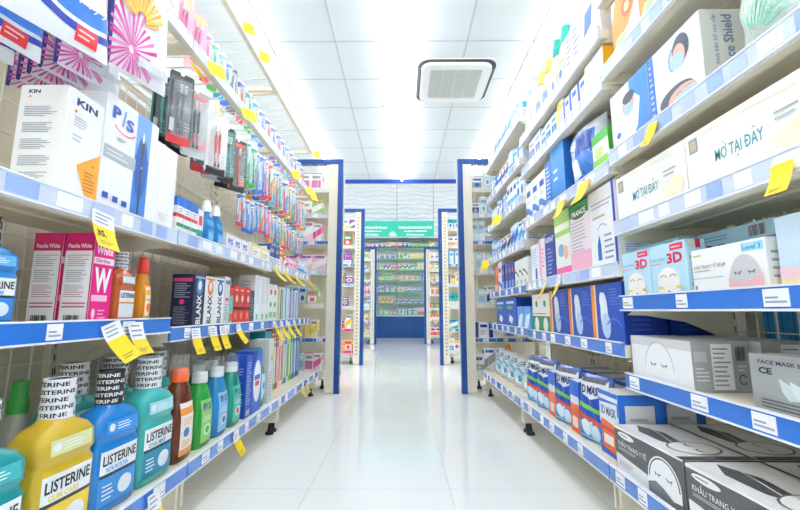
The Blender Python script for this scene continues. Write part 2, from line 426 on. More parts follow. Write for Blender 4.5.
for k in range(3):
    b = bay('L', YC[k], LS[k], f'of the dental side, {NM[k]}', 3 + k, open_shelf=(1.86,), panel_top=1.76)
    C1 = M(CREAM, .45, 'powder')
    mt = MB(); mt.box(-BL, -.002, 2.265, BL, .026, 2.30, C1)
    for s in (-1, 1): mt.box(s * .527 - .012, .0262, 2.268, s * .527 + .012, .39, 2.292, C1)
    for j in range(12):
        q = -.49 + j * .089; mt.tube([(q, .02, 2.29), (q, .2, 2.275), (q, .39, 2.28)], .0026, C1, 5)
    mt.box(-BL, .38, 2.262, BL, .391, 2.3, C1)
    obj('top_rail', mt, b)
    # peg rods that carry the hanging packs
    rod = MB().tube([(0, .386, 0), (0, .03, 0), (0, .012, .012)], .0028, M('#f3efe4', .3), 5).mesh('hook')
    bar = MB().box(-BL + .02, .386, -.014, BL - .02, .398, .014, C1).mesh('hook_bar')
    for z in ((1.778, 1.468) if k else (1.79,)):
        hb_ = obj('hook_bar', bar, b, (0, 0, z))
        for j in range(6 if (k == 1 and z < 1.5) else 0, 9): obj('hook', rod, hb_, (-.48 + j * .12, 0, .0))
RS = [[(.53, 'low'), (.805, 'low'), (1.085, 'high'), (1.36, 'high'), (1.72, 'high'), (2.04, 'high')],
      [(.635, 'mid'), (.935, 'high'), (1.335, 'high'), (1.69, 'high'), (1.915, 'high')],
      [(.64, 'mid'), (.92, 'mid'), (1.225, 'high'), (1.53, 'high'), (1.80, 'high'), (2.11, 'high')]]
for k in range(3): bay('R', YC[k], RS[k], f'of the face mask side, {NM[k]}', 13 + k, panel_top=2.25, pd=.10)

# bays that close the aisle and those behind, facing the viewer, each with a blue edged post
def end_bay(xin, side, Y, place, seed, shelves, style='end', wide=1.0):
    s = -1 if side == 'left' else 1
    cx = xin + s * (wide / 2 + .005)
    t = thing('end_shelving', f'cream end shelving with blue post, {place}', 'shelves', (cx, Y, 0), 0)
    C1 = M(CREAM, .45, 'powder'); B1 = M('#0b4490', .35); h = wide / 2
    for e in (-1, 1):
        inner = (e == -s)
        u = MB(); a0 = e * h; 
        xa, xb = sorted((a0 - e * .05, a0 - e * .135))
        u.box(xa, 0, .012, xb, .05, 2.19, C1)
        for k in range(0 if Y < 4 else 40): u.box((xa + xb) / 2 - .012, -.0006, .14 + k * .05, (xa + xb) / 2 - .004, -.0001, .165 + k * .05, M('#6b675c')); u.box((xa + xb) / 2 + .004, -.0006, .14 + k * .05, (xa + xb) / 2 + .012, -.0001, .165 + k * .05, M('#6b675c'))
        p = obj('upright', u, t)
        xa, xb = sorted((a0, a0 - e * .049))
        obj('edge_trim', MB().box(xa, -.004, .0, xb, .06, 2.24, B1), p)
    obj('top_trim', MB().box(-h + .05, -.004, 2.195, h - .05, .06, 2.24, B1), t)
    wg = MB()
    for k in range(9): q = -h + .16 + k * (wide - .32) / 8; wg.tube([(q, -.002, .12), (q, -.002, 2.19)], .0022, C1, 4)
    for z in [.12, .5, .9, 1.3, 1.7, 2.1]: wg.tube([(-h + .137, -.006, z), (h - .137, -.006, z)], .0022, C1, 4)
    obj('wire_grid', wg, t)
    obj('back_panel', MB().box(-h + .05, .46, .1, h - .05, .47, 2.19, M('#efe9da', .6, 'powder')), t)
    for k, z in enumerate(shelves):
        sh = obj('shelf', MB().box(-h + .052, .0605, z - .03, h - .052, .459, z - .0095, C1), t)
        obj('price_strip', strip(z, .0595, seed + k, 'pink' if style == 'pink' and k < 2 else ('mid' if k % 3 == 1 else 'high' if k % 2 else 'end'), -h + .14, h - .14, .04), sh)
    for e in (-1, 1):
        obj('foot', MB().loft([(0, .026, .026, 2), (.02, .026, .026, 2), (.03, .012, .012, 2), (.1, .01, .01, 2)], M('#1b1b1b', .5), 12, e * (h - .2), .25), t)
        obj('foot_bracket', MB().box(e * (h - .2) - .012, .1, .1, e * (h - .2) + .012, .44, .16, C1), t)
    return cx
ES = [.2, .50, .82, 1.14, 1.43, 1.70, 1.96]
ENDS = []
for xin, side, Y, pl, st, wd in ((-.58, 'left', 3.74, 'at the end of the dental side', 'end', 1.0), (.54, 'right', 3.74, 'at the end of the mask side', 'end', 1.0),
                         (-.55, 'left', 5.65, 'second one back, with pink strips', 'pink', 1.2), (.52, 'right', 5.65, 'second one back, opposite the pink strips', 'end', 1.2),
                         (-.60, 'left', 9.2, 'beside the pharmacy cabinet on the dental side', 'end', 1.2), (.50, 'right', 9.2, 'beside the pharmacy cabinet on the mask side', 'end', 1.2)):
    ENDS.append((end_bay(xin, side, Y, pl, int(Y * 10) + (side == 'left'), ES, st, wd), side, Y, wd))
# ---------------------------------------------------------------- product builders
G = .0012
def boxspec(kind, desc, w, d, h, base, front=(), near=(), top=(), cat='box', rough=.35, lid=True, near2=None):
    mb = MB(); mb.bbox(-w / 2, -d / 2, 0, w / 2, d / 2, h, M(base, rough), .0022)
    mb.stamp(front, lambda u, v, o: (-w / 2 + u * w, -d / 2 - o, v * h))
    if near:
        mb.stamp(near, lambda u, v, o: (-w / 2 - o, d / 2 - u * d, v * h))
        mb.stamp(near2 or near, lambda u, v, o: (w / 2 + o, -d / 2 + u * d, v * h))
    if top: mb.stamp(top, lambda u, v, o: (-w / 2 + u * w, -d / 2 + v * d, h + o))
    mb.add([(-w / 2 + .004, -d / 2 + .004, h + .0003), (w / 2 - .004, -d / 2 + .004, h + .0003), (w / 2 - .004, -d / 2 + .0048, h + .0003), (-w / 2 + .004, -d / 2 + .0048, h + .0003)], [(0, 1, 2, 3)], '#b9bcc4')
    return Spec(kind, cat, desc, w, d, h, [(kind, mb.mesh(kind), [])])

def body_map(secs, x0, x1, z0, z1, scale=1.0):
    def prof(z):
        for i in range(len(secs) - 1):
            if secs[i][0] <= z <= secs[i + 1][0]:
                t = (z - secs[i][0]) / max(secs[i + 1][0] - secs[i][0], 1e-6)
                return tuple(secs[i][k] * (1 - t) + secs[i + 1][k] * t for k in (1, 2, 3))
        return secs[-1][1:]
    def fn(u, v, o):
        z = z0 + (z1 - z0) * v; a, b, p = prof(z); x = x0 + (x1 - x0) * u
        q = min(abs(x / a), .985)
        return (x, -b * (1 - q ** p) ** (1 / p) - o, z)
    return fn
SHR = [('r', 0, 0, 1, 1, '#eceef2')]
for q in range(5):
    SHR.append(('t', .02 + .12 * (q % 2), .06 + q * .19, .46 + .08 * (q % 2), .17 + q * .19, 'LISTERINE', '#1b1e26'))
    SHR.append(('t', .54 + .08 * (q % 2), .06 + q * .19, .97, .17 + q * .19, 'LISTERINE', '#1b1e26'))
SHD = [(g[:-1] + ({'#eceef2': '#24262c', '#1b1e26': '#e6e8ec'}[g[-1]],)) for g in SHR]
def mouthwash(desc, H, w, d, liquid, lab, sub, wrap=True, capc='#20242c', lab2='#bfe0ea', kind='mouthwash_bottle', band=None):
    a, b = w / 2, d / 2; hb = H * .76
    secs = [(0, a * .9, b * .88, 5), (hb * .02, a * .98, b * .97, 5), (hb * .10, a, b, 5), (hb * .60, a, b, 5), (hb * .635, a * .93, b * .9, 5), (hb * .67, a * .93, b * .9, 5), (hb * .70, a, b, 5),
            (hb * .85, a * .98, b * .98, 4), (hb * .92, a * .80, b * .86, 3), (hb * .96, a * .5, b * .7, 2.4), (hb, a * .4, b * .62, 2)]
    body = MB().loft(secs, M(liquid, .12, 'liquid'), 32)
    lb = MB(); f = body_map(secs, -a * .80, a * .80, hb * .08, hb * .58)
    g = [('r', 0, 0, 1, 1, '#f2f5f8'), ('r', 0, 0, 1, .52, lab), ('r', 0, .52, 1, .58, band or '#2a3340'), ('t', .05, .73, .95, .92, 'LISTERINE', '#14181f'), ('t', .12, .60, .72, .69, sub, lab),
         ('e', .68, .25, .2, .17, '#e9f1f7'), ('l', .08, .1, .42, .4, 4, '#eef4f8')]
    lb.stamp(g, f, .09)
    up = MB().stamp([('r', 0, 0, 1, 1, lab2), ('e', .14, .5, .09, .3, '#f5f7f9'), ('l', .3, .2, .9, .8, 3, '#fafbfd')], body_map(secs, -a * .66, a * .70, hb * .725, hb * .85), .1)
    cr = min(b * .68, a * .5); cap = MB()
    parts = [('bottle_body', body.mesh('body'), [], None), ('label', lb.mesh('label'), [], None), ('upper_label', up.mesh('upper_label'), [], None)]
    if wrap:
        cap.loft([(hb + .0005, cr * .8, cr * .8, 2), (H - .006, cr * .8, cr * .8, 2), (H - .002, cr * .7, cr * .7, 2)], M(capc), 20)
        wr = MB(); cz0, cz1 = hb - .004, H
        def wf(u, v, o): t = -PI + 2 * PI * u; r_ = cr * (1.03 - .06 * v) + o; return (r_ * math.sin(t), -r_ * math.cos(t), cz0 + (cz1 - cz0) * v)
        wr.stamp(SHD if wrap == 'dark' else SHR, wf, .06, 0); parts.append(('cap', cap.mesh('cap'), [('shrink_wrap', wr.mesh('wrap'))], None))
    else:
        cap.loft([(hb + .0005, cr * .75, cr * .75, 2), (hb + (H - hb) * .2, cr * .82, cr * .82, 2), (H - .004, cr * .78, cr * .78, 2), (H, cr * .68, cr * .68, 2)], M(capc, .3), 20)
        parts.append(('cap', cap.mesh('cap'), [], None))
    return Spec(kind, 'mouthwash', desc, w, d, H, parts)
def ps_bottle(desc, H, w, d, liquid, g, capc, over=True, kind='mouthwash_bottle', lw=.78, cat='mouthwash', clear=False):
    a, b = w / 2, d / 2; hb = H * .74
    secs = [(0, a * .82, b * .85, 3), (hb * .03, a * .92, b * .95, 3), (hb * .2, a, b, 3), (hb * .55, a * .95, b, 3), (hb * .8, a * .72, b * .9, 2.6), (hb * .94, a * .55, b * .75, 2.2), (hb, a * .38, b * .55, 2)]
    body = MB().loft(secs, M(liquid, .15, 'liquid'), 28)
    lb = MB().stamp(g, body_map(secs, -a * lw * .8, a * lw * .8, hb * .08, hb * .74), .09)
    cr = min(b * .72, a * .5)
    cap = MB().loft([(hb + .0005, cr, cr, 2), (hb + (H - hb) * .45, cr * .96, cr * .96, 2), (hb + (H - hb) * .5, cr * .8, cr * .8, 2)] + ([] if over else [(H, cr * .75, cr * .75, 2)]), M(capc, .3), 20)
    subs = []
    if over:
        oc = MB().loft([(hb + (H - hb) * .3, cr * 1.08, cr * 1.08, 2), (H - .004, cr * .98, cr * .98, 2), (H, cr * .9, cr * .9, 2)], M('#c2ccd0', .15, 'clear'), 20)
        subs = [('measuring_cup', oc.mesh('cup'))]
    return Spec(kind, cat, desc, w, d, H, [('bottle_body', body.mesh('b'), [], None), ('label', lb.mesh('l'), [], None), ('cap', cap.mesh('c'), subs, None)])

def pillow(w, h, T, base, g, seed=1, nx=18, nz=22, fr=.5, crimp=.04, mat=None):
    rr = random.Random(seed); ph = [rr.uniform(0, 6) for _ in range(4)]
    def th(u, v):
        e = max(0, (1 - (2 * u - 1) ** 4)) * max(0, (1 - abs(2 * v - 1) ** 3.2)); 
        return T / 2 * (e ** .6) * (1 + .10 * math.sin(9 * u + ph[0]) * math.sin(11 * v + ph[1]) + .05 * math.sin(23 * u + 17 * v + ph[2])) + .0009
    def fn(u, v, o): return (-w / 2 + w * u * 1.0, -th(u, v) - o, v * h)
    def bk(u, v, o): return (-w / 2 + w * u, th(u, v) + o, v * h)
    mb = MB(); mt = mat or M(base, .25, 'gloss')
    for F, flip in ((fn, 0), (bk, 1)):
        vs = [F(i / nx, j / nz, 0) for j in range(nz + 1) for i in range(nx + 1)]
        fs = [(j * (nx + 1) + i, j * (nx + 1) + i + 1, (j + 1) * (nx + 1) + i + 1, (j + 1) * (nx + 1) + i) for j in range(nz) for i in range(nx)]
        mb.add(vs, [f[::-1] for f in fs] if flip else fs, mt, True)
    mb.stamp([q for q in g if q[0] != 't'], fn, .055, .0009); mb.stamp([q for q in g if q[0] == 't'], fn, 0, .0055)
    return mb

# toothbrush packs: card, clear blister, brush inside
def brush_pack(desc, card, edge, hand, bris, w=.058, h=.235, kind='toothbrush_pack', n=1, word=None, foot=None):
    mb = MB(); r = .008
    pts = [(-w / 2 + r, 0), (w / 2 - r, 0), (w / 2, r), (w / 2, h - r), (w / 2 - r, h), (.009, h), (.007, h - .012), (-.007, h - .012), (-.009, h), (-w / 2 + r, h), (-w / 2, h - r), (-w / 2, r)]
    mb.add([(x, -.0007, z) for x, z in pts] + [(x, .0007, z) for x, z in pts], [tuple(range(12)), tuple(range(12, 24))[::-1]] + [(i, i + 12, (i + 1) % 12 + 12, (i + 1) % 12) for i in range(12)], M(card, .35, 'gloss'))
    g = [('r', .03, .0, .97, .13, foot or edge), ('p', [(.5, .13), (.97, .13), (.97, .6 if w < .08 else .3), (.7, .45 if w < .08 else .2)], edge), ('r', .0, .05, .07, .9, edge), ('r', .12, .16, .3, .34, hand if w < .08 else '#e4e6ea'), ('p', [(.05, .86 if w > .08 else .80), (.95, .88), (.95, .93), (.05, .93)], edge), ('l', .55, .2, .92, .34, 3, '#c9ccd6')]
    if word: g.append(('t', .74, .3, .93, .82, word, '#f4f4f6', 1))
    mb.stamp(g, lambda u, v, o: (-w / 2 + u * w, -.0007 - o, v * h))
    bl = MB(); bw = w * .38
    secs = []
    for t, k in ((.08, .3), (.1, .9), (.13, 1), (.82, 1), (.86, .9), (.88, .3)): secs.append((h * t, bw * k, .0105 * k, 3.4))
    bl.loft(secs, M('#e9f2f6', .08, 'clear'), 14, 0, -.0135)
    parts = [('backing_card', mb.mesh('card'), [], None), ('blister', bl.mesh('blister'), [], None)]
    for i in range(n):
        x = (i - (n - 1) / 2) * .018; br = MB()
        br.tube([(x, -.0135, h * .13), (x + .001, -.0135, h * .3), (x - .001, -.0145, h * .48), (x, -.0125, h * .62), (x, -.012, h * .80)], .0062, M(hand, .3), 8)
        br.tube([(x, -.0152, h * .2), (x, -.0155, h * .34)], .0042, M(edge, .4), 7)
        bs = MB().box(x - .006, -.0225, h * .69, x + .006, -.0155, h * .81, M(bris, .6))
        for q in range(3): bs.box(x - .0062, -.0235, h * (.70 + q * .035), x + .0062, -.0226, h * (.715 + q * .035), M(edge, .6))
        parts.append(('toothbrush', br.mesh('brush'), [('bristles', bs.mesh('bristles'))], None))
    return Spec(kind, 'toothbrush', desc, w, .03, h, parts)

# small price tag: white slip with a yellow end, curled
def price_tag(w, h, split, curl, seed, text=None, yel=YEL):
    mb = MB(); rr = random.Random(seed); n = 8
    def pt(u, v, o): return (-w / 2 + u * w + curl * .25 * (1 - v) ** 2, -.001 - curl * (1 - v) ** 1.7 - o, -h * (1 - v))
    for a, b, c in ((0, 1 - split, yel), (1 - split, 1, '#f5f6fa')):
        if b - a < .01: continue
        vs = []; fs = []
        for i in range(n + 1): v = a + (b - a) * i / n; vs += [pt(0, v, 0), pt(1, v, 0), pt(0, v, -.0006), pt(1, v, -.0006)]
        for i in range(n): k = i * 4; fs += [(k, k + 1, k + 5, k + 4), (k + 2, k + 6, k + 7, k + 3)]
        mb.add(vs, fs, M(c, .5))
    g = [('l', .12, 1 - split + .06, .88, .96, 3, '#9aa3b8')] if split > .2 else []
    if text: g.append(('t', .12, .30, .55, .48, text, '#2b2a20'))
    g += [('l', .15, .08, .85, .2, 2, '#8a7c1a')]
    mb.stamp(g, pt, 0, .0006)
    return Spec('price_tag', 'price tag', 'yellow price tag', w, .01, h, [('price_tag', mb.mesh('price_tag'), [], None)])
def xf(side, a, y, z, cx=0, Yf=0):       # along the aisle a, depth y behind the shelf lip
    if side == 'L': return (LIP['L'] - y, a, z)
    if side == 'R': return (LIP['R'] + y, a, z)
    return (cx + a, Yf + y, z)
def put(side, sp, a, z, place, y=.012, turn=0, row=None, label=None, cx=0, Yf=0):
    return inst(sp, xf(side, a, y + sp.d / 2, z - .0095, cx, Yf), (0, 0, ROT[side] + turn), place, row or (side, z), label)
def run(side, z, a0, items, place, y=.012, gap=.003, back=0):
    a = a0; rr = random.Random(int(a0 * 100 + z * 10))
    for it in items:
        if isinstance(it, (int, float)): a += it; continue
        put(side, it, a + it.w / 2, z, place, y + rr.uniform(0, .004)); a += it.w + gap
    return a
HP = [None]
# plain cartons in many prints for the busy, farther shelves
_c = {}
CN = {'#1f62c9': 'blue', '#16388f': 'navy', '#2aa0dd': 'sky blue', '#e23a3a': 'red', '#2fa558': 'green', '#f4f5f7': 'white', '#f09a2a': 'orange', '#f3d53c': 'yellow', '#e8579c': 'pink', '#7d58b8': 'purple',
      '#1fb3a3': 'teal', '#9aa1a8': 'grey', '#f0e6d2': 'cream', '#bfe0f2': 'pale blue', '#f6c8da': 'pale pink', '#2b2d33': 'black', '#8fce55': 'lime'}
STY = ['with lower band', 'with slanted panel', 'with round emblem', 'with side stripe', 'with picture window']
def carton(c1, c2, c3, st, w, d, h, kind='carton'):
    key = (c1, c2, c3, st, round(w, 3), round(d, 3), round(h, 3), kind)
    if key in _c: return _c[key]
    if st == 0: g = [('r', 0, 0, 1, .38, c2), ('r', .1, .62, .8, .8, c3), ('l', .12, .08, .8, .3, 3, c1)]
    elif st == 1: g = [('p', [(0, .1), (1, .45), (1, .8), (0, .5)], c2), ('r', .12, .8, .88, .92, c3), ('l', .12, .04, .6, .14, 2, c2)]
    elif st == 2: g = [('e', .5, .42, .34, .22, c2), ('e', .5, .42, .2, .13, c3), ('r', .12, .76, .88, .9, c2)]
    elif st == 3: g = [('r', 0, 0, .3, 1, c2), ('l', .4, .2, .92, .55, 4, c3), ('r', .4, .68, .92, .86, c2)]
    else: g = [('r', .1, .1, .9, .55, c2), ('e', .5, .33, .22, .15, c3), ('t' if 0 else 'r', .15, .66, .85, .82, c3), ('r', 0, .94, 1, 1, c2)]
    n = [('r', .15, .55, .85, .9, c2), ('l', .15, .1, .85, .45, 5, c3)]
    q = CN[c1] + (f' and {CN[c2]}' if c1 != c2 else '')
    s = boxspec(kind, f"{q} carton {STY[st]}", w, d, h, c1, g, n)
    _c[key] = s; return s
def fill(side, z, a0, a1, place, pal, hmin, hmax, seed, wmin=.05, wmax=.11, d=.12, y=.012, cx=0, Yf=0, kinds=None, rep=(1, 2, 3), gap=.004):
    rr = random.Random(seed); a = a0; row = (side, round(z, 3), round(Yf, 2))
    while True:
        w = round(rr.uniform(wmin, wmax), 2); h = round(rr.uniform(hmin, hmax), 2); c = rr.choice(pal)
        sp = (kinds and rr.random() < kinds[0] and rr.choice(kinds[1])) or carton(c[0], c[1], c[2], rr.randrange(5), w, d, h)
        for _ in range(rr.choice(rep)):
            if a + sp.w > a1: return a
            if side == 'E': put('E', sp, a + sp.w / 2, z, place, y, 0, row, None, cx, Yf)
            else: put(side, sp, a + sp.w / 2, z, place, y + rr.uniform(0, .006), rr.uniform(-.03, .03), row)
            a += sp.w + gap
# ---------------------------------------------------------------- left side products
P_ = {'lu0': 'on the upper dental shelf, first bay', 'lu1': 'on the upper dental shelf, second bay', 'lu2': 'on the upper dental shelf, third bay',
      'lm0': 'on the middle dental shelf, first bay', 'lm1': 'on the middle dental shelf, second bay', 'lm2': 'on the middle dental shelf, third bay',
      'lb0': 'on the bottom dental shelf, first bay', 'lb1': 'on the bottom dental shelf, second bay', 'lb2': 'on the bottom dental shelf, third bay'}
kin = boxspec('mouthwash_box', 'tall white box with orange corner panel', .125, .13, .30, '#f6f6f7',
    [('t', .22, .86, .80, .93, 'KIN', '#1d2a66'), ('e', .22, .80, .035, .015, '#f08a2a'), ('l', .2, .66, .62, .76, 4, '#b9bfd0'), ('l', .2, .52, .5, .6, 2, '#c5cad8'),
     ('p', [(.38, .32), (.98, .50), (1, .50), (1, .02), (.72, .02)], '#f7a93c'), ('e', .82, .36, .02, .009, '#33260d'), ('l', .6, .1, .92, .3, 6, '#b8721c')],
    [('t', .18, .92, .42, .955, 'KIN', '#1d2a66'), ('e', .22, .89, .025, .008, '#f08a2a')] + [('l', .14, .1 + q * .15, .82, .2 + q * .15, 6, '#8f98ad') for q in range(5)])
ps = boxspec('electric_toothbrush_box', 'white electric toothbrush box with blue panel', .25, .15, .362, '#f5f6f8',
    [('r', .55, .0, .84, 1, '#3f7fd0'), ('r', .55, .6, .84, 1, '#6fa6e2'), ('e', .69, .5, .12, .3, '#2c62b6'), ('r', .672, .06, .712, .66, '#4a5058'), ('e', .692, .68, .03, .1, '#4a5058'), ('e', .692, .79, .024, .05, '#eef3f8'), ('e', .692, .5, .012, .01, '#e8ecf2'),
     ('r', .02, .44, .57, .55, '#b3bac4'), ('l', .06, .46, .5, .53, 2, '#e6e9ee'), ('t', .1, .80, .24, .91, 'P', '#2b55b8'), ('t', .27, .77, .33, .92, '/', '#5b8ede'), ('t', .34, .76, .48, .87, 'S', '#2b55b8'),
     ('a', .33, .77, .2, .07, 200, 345, .022, '#e8413c'), ('l', .2, .62, .38, .66, 2, '#8a93a6'), ('r', .06, .10, .15, .15, '#2b55b8'), ('r', .22, .09, .31, .14, '#2b55b8'), ('r', .38, .08, .47, .13, '#2b55b8')],
    [('l', .15, .1, .85, .85, 14, '#c9cdd8'), ('t', .2, .88, .6, .94, 'P/S', '#2b55b8')])
wbox = boxspec('carton', 'plain tall white carton', .125, .14, .315, '#f6f6f8', [('r', .12, 0, .16, .9, '#eceef3'), ('l', .3, .1, .8, .2, 3, '#dfe2ea')])
z = 1.055
put('L', kin, 1.03, z, P_['lu0']); put('L', ps, 1.222, z, P_['lu0']); put('L', wbox, 1.412, z + 0, P_['lu0'])
# second bay upper: toothpaste cartons, blue bottles, white cartons
tp = boxspec('toothpaste_box', 'white red and green toothpaste carton', .05, .1, .15, '#f3f5f8', [('r', 0, .75, 1, 1, '#2a6fd0'), ('r', 0, .45, 1, .55, '#d8343c'), ('r', 0, .2, 1, .3, '#3a9e62'), ('l', .2, .58, .8, .72, 2, '#8a98c0')],
    [('r', 0, .75, 1, 1, '#2a6fd0'), ('r', 0, .45, 1, .55, '#d8343c')])
tp2 = boxspec('toothpaste_box', 'white and teal toothpaste carton', .05, .1, .14, '#f3f5f8', [('r', 0, 0, 1, .35, '#23a3b5'), ('r', .2, .5, .8, .8, '#e04a50')], [('r', 0, 0, 1, .35, '#23a3b5')])
bb = ps_bottle('blue mouthwash bottle with white cap', .21, .09, .06, '#1f8fd8', [('r', 0, 0, 1, 1, '#3aa2e2'), ('r', 0, .55, 1, .75, '#1566b4'), ('l', .15, .1, .85, .45, 4, '#d9eef9')], '#f4f5f7', False)
psw = boxspec('toothpaste_box', 'small white toothpaste carton with red smile mark', .09, .08, .09, '#f5f6f9', [('t', .2, .4, .8, .75, 'P/S', '#2b55b8'), ('a', .5, .42, .3, .15, 200, 340, .04, '#e8413c')])
wyb = boxspec('carton', 'white carton with yellow frame', .16, .09, .10, '#f6f4ee', [('r', .03, .06, .97, .94, '#f0cf3e'), ('r', .08, .16, .92, .84, '#f8f7f2'), ('l', .2, .3, .75, .6, 2, '#9aa1b8')])
pkb = boxspec('carton', 'pink and white low carton', .1, .09, .12, '#f6d9e4', [('r', 0, .5, 1, .7, '#e8577f'), ('e', .5, .3, .2, .15, '#fafafa')])
run('L', 1.06, 1.50, [tp, tp, tp, tp2, .03, bb, bb, .02, psw, psw, .005, psw, .04, wyb, wyb], P_['lu1'])
fill('L', 1.075, 2.60, 3.66, P_['lu2'], [('#f4f5f7', '#e23a3a', '#1f62c9'), ('#f6c8da', '#e8579c', '#f4f5f7'), ('#bfe0f2', '#1f62c9', '#f4f5f7'), ('#e23a3a', '#f4f5f7', '#f3d53c'), ('#16388f', '#f4f5f7', '#9aa1a8')], .08, .15, 5, .06, .12, .12)
# middle shelf
z = .725
lis_b = mouthwash('blue mouthwash bottle', .245, .125, .075, '#2498ee', '#2a86d6', 'TARTAR CARE', 'dark', lab2='#5fb0ea')
cw = [('r', 0, .90, 1, 1, '#d3146c'), ('r', 0, .80, 1, .90, '#c9185f'), ('t', .1, .83, .9, .88, 'Pearlie White', '#fbe6f0')] + [('l', .12, .62 - q * .17, .88, .76 - q * .17, 6, '#a7a3b8' if q % 2 else '#c79ab5') for q in range(3)] + [('l', .1, .16, .9, .24, 2, '#c9417a'), ('b', .2, .01, .75, .09, '#2a2a30'), ('r', .96, 0, 1, 1, '#c9185f')]
pw = boxspec('whitening_kit_box', 'white and magenta whitening box', .08, .084, .258, '#f6f5f7',
    [('r', 0, 0, 1, 1, '#e61486'), ('t', .12, .88, .9, .95, 'Pearlie', '#fdeaf4'), ('t', .1, .77, .92, .87, 'White', '#fdeaf4'), ('r', 0, .66, 1, .735, '#f7e6ef'), ('t', .1, .68, .8, .72, 'Chlor-Rinse', '#c9185f'),
     ('t', .1, .34, .9, .62, 'W', '#ffffff'), ('r', .05, .24, .8, .31, '#f7c3dc'), ('e', .2, .1, .08, .06, '#fbdcea'), ('l', .4, .04, .85, .16, 3, '#f7c3dc')], cw, [('r', 0, 0, 1, 1, '#f3eef2')])
amb = mouthwash('amber mouthwash bottle', .225, .105, .06, '#d8642a', '#e9eef2', 'TOTAL', lab2='#cfe3ee', band='#e07a35')
org = ps_bottle('small orange mouthwash bottle with red cap', .225, .075, .05, '#f0a11c', [('r', 0, 0, 1, 1, '#f5b73a'), ('r', .1, .05, .9, .95, '#f7efe0'), ('e', .5, .3, .3, .14, '#e8622c'), ('r', .1, .7, .9, .86, '#f4c14a'), ('l', .15, .5, .85, .6, 1, '#4a8f3a')], '#e1352c', False)
put('L', lis_b, .855, z, P_['lm0'], .02); put('L', lis_b, .70, z, P_['lm0'], .02)
put('L', pw, 1.155, z, P_['lm0'], .015); put('L', pw, 1.155, z, P_['lm0'], .107)
put('L', amb, 1.275, z, P_['lm0'], .02, .12); put('L', org, 1.395, z, P_['lm0'], .03, .2)
sm = ps_bottle('small pale bottle with blue cap', .16, .06, .045, '#cfe3ea', [('r', 0, 0, 1, 1, '#e8f1f4'), ('l', .1, .2, .9, .7, 4, '#5a8fc0')], '#2c82c9', False)
smr = ps_bottle('small pale bottle with red cap', .19, .06, .045, '#d9e3da', [('r', 0, 0, 1, 1, '#f1f0e8'), ('e', .5, .5, .3, .2, '#d8443c')], '#d8342c', False)
smg = ps_bottle('small white bottle with green cap', .19, .06, .045, '#f1f2ee', [('r', 0, 0, 1, 1, '#f2f2ee'), ('e', .5, .5, .3, .2, '#3a9a4a')], '#35b34a', False)
for a, s_ in ((1.02, smg), (1.08, smg), (1.25, sm), (1.33, smr), (1.42, sm)): put('L', s_, a, z, 'behind the boxes, middle dental shelf', .22 if a > 1.2 else .2 + .02)
z = .69
def blanx(desc, base, ink, deco, emblem):
    return boxspec('toothpaste_box', desc, .096, .095, .225, base, [('t', .3, .06, .72, .62, 'BLANX', ink, 1), ('e', .5, .78, .28, .16, emblem), ('e', .5, .80, .14, .09, '#f6f6f8'), ('r', .1, .93, .9, .97, deco)],
        [('r', .08, .86, .92, .93, '#d84a7a'), ('l', .14, .55, .86, .84, 7, '#aeb4c4'), ('e', .5, .48, .12, .05, '#e83a7a'), ('l', .14, .06, .86, .4, 12, '#8b93a8')])
bx = [blanx('navy toothpaste box', '#1a2346', '#f4f5f8', '#9fb2dd', '#5b8fd0'), blanx('white toothpaste box with orange emblem', '#f3f3f5', '#1b1c22', '#e88a4a', '#ea8a3f'),
      blanx('white toothpaste box with blue emblem', '#f2f4f6', '#1b1c22', '#2a6fb0', '#1f5a9c'), boxspec('toothpaste_box', 'silver toothpaste box with red logo', .06, .09, .24, '#d5d9de', [('r', .2, .5, .8, .56, '#d33c44'), ('l', .15, .1, .85, .45, 6, '#9ba3ae'), ('r', .1, .85, .9, .93, '#6a7686')])]
teal_r = boxspec('toothpaste_box', 'red and teal toothpaste box', .04, .09, .19, '#6cc7b9', [('r', 0, .78, 1, 1, '#e2382f'), ('r', 0, .1, 1, .3, '#e25a3f')], [('r', 0, .78, 1, 1, '#e2382f')])
redb = boxspec('toothpaste_box', 'red toothpaste box with white panel', .075, .09, .20, '#dc2f2c', [('r', .12, .55, .88, .8, '#b51f22'), ('e', .5, .68, .22, .1, '#f6c9c0'), ('r', 0, .38, 1, .46, '#20242c'), ('e', .4, .22, .2, .1, '#f08a70'), ('l', .15, .86, .85, .95, 1, '#f7e6e2')], [('l', .1, .1, .9, .9, 8, '#f0a89c')])
tealb = boxspec('toothpaste_box', 'dark teal narrow toothpaste box', .06, .09, .19, '#1d4f66', [('l', .2, .2, .8, .8, 6, '#69b2c4')])
wt = boxspec('toothpaste_box', 'tall white toothpaste box with grey print', .085, .1, .285, '#f0f1f4', [('l', .2, .4, .8, .95, 12, '#c4c9d2'), ('r', .3, .06, .7, .18, '#7fc49b')], [('l', .2, .1, .8, .9, 12, '#c4c9d2')])
run('L', z, 1.668, [bx[0], bx[1], bx[2], bx[3], teal_r, redb, redb, redb, tealb, wt, wt, wt], P_['lm1'], .012)
wg_ = boxspec('toothpaste_box', 'white toothpaste box with red and green marks', .08, .1, .25, '#f4f5f2', [('e', .5, .78, .25, .08, '#dd3a34'), ('e', .5, .45, .25, .08, '#3aa05a'), ('r', .1, .1, .9, .25, '#8fd0a8')])
def tall(desc, c, c2): return boxspec('toothbrush_box', desc, .045, .09, .24, c, [('r', .25, .05, .75, .9, c2), ('r', 0, .92, 1, 1, c2)])
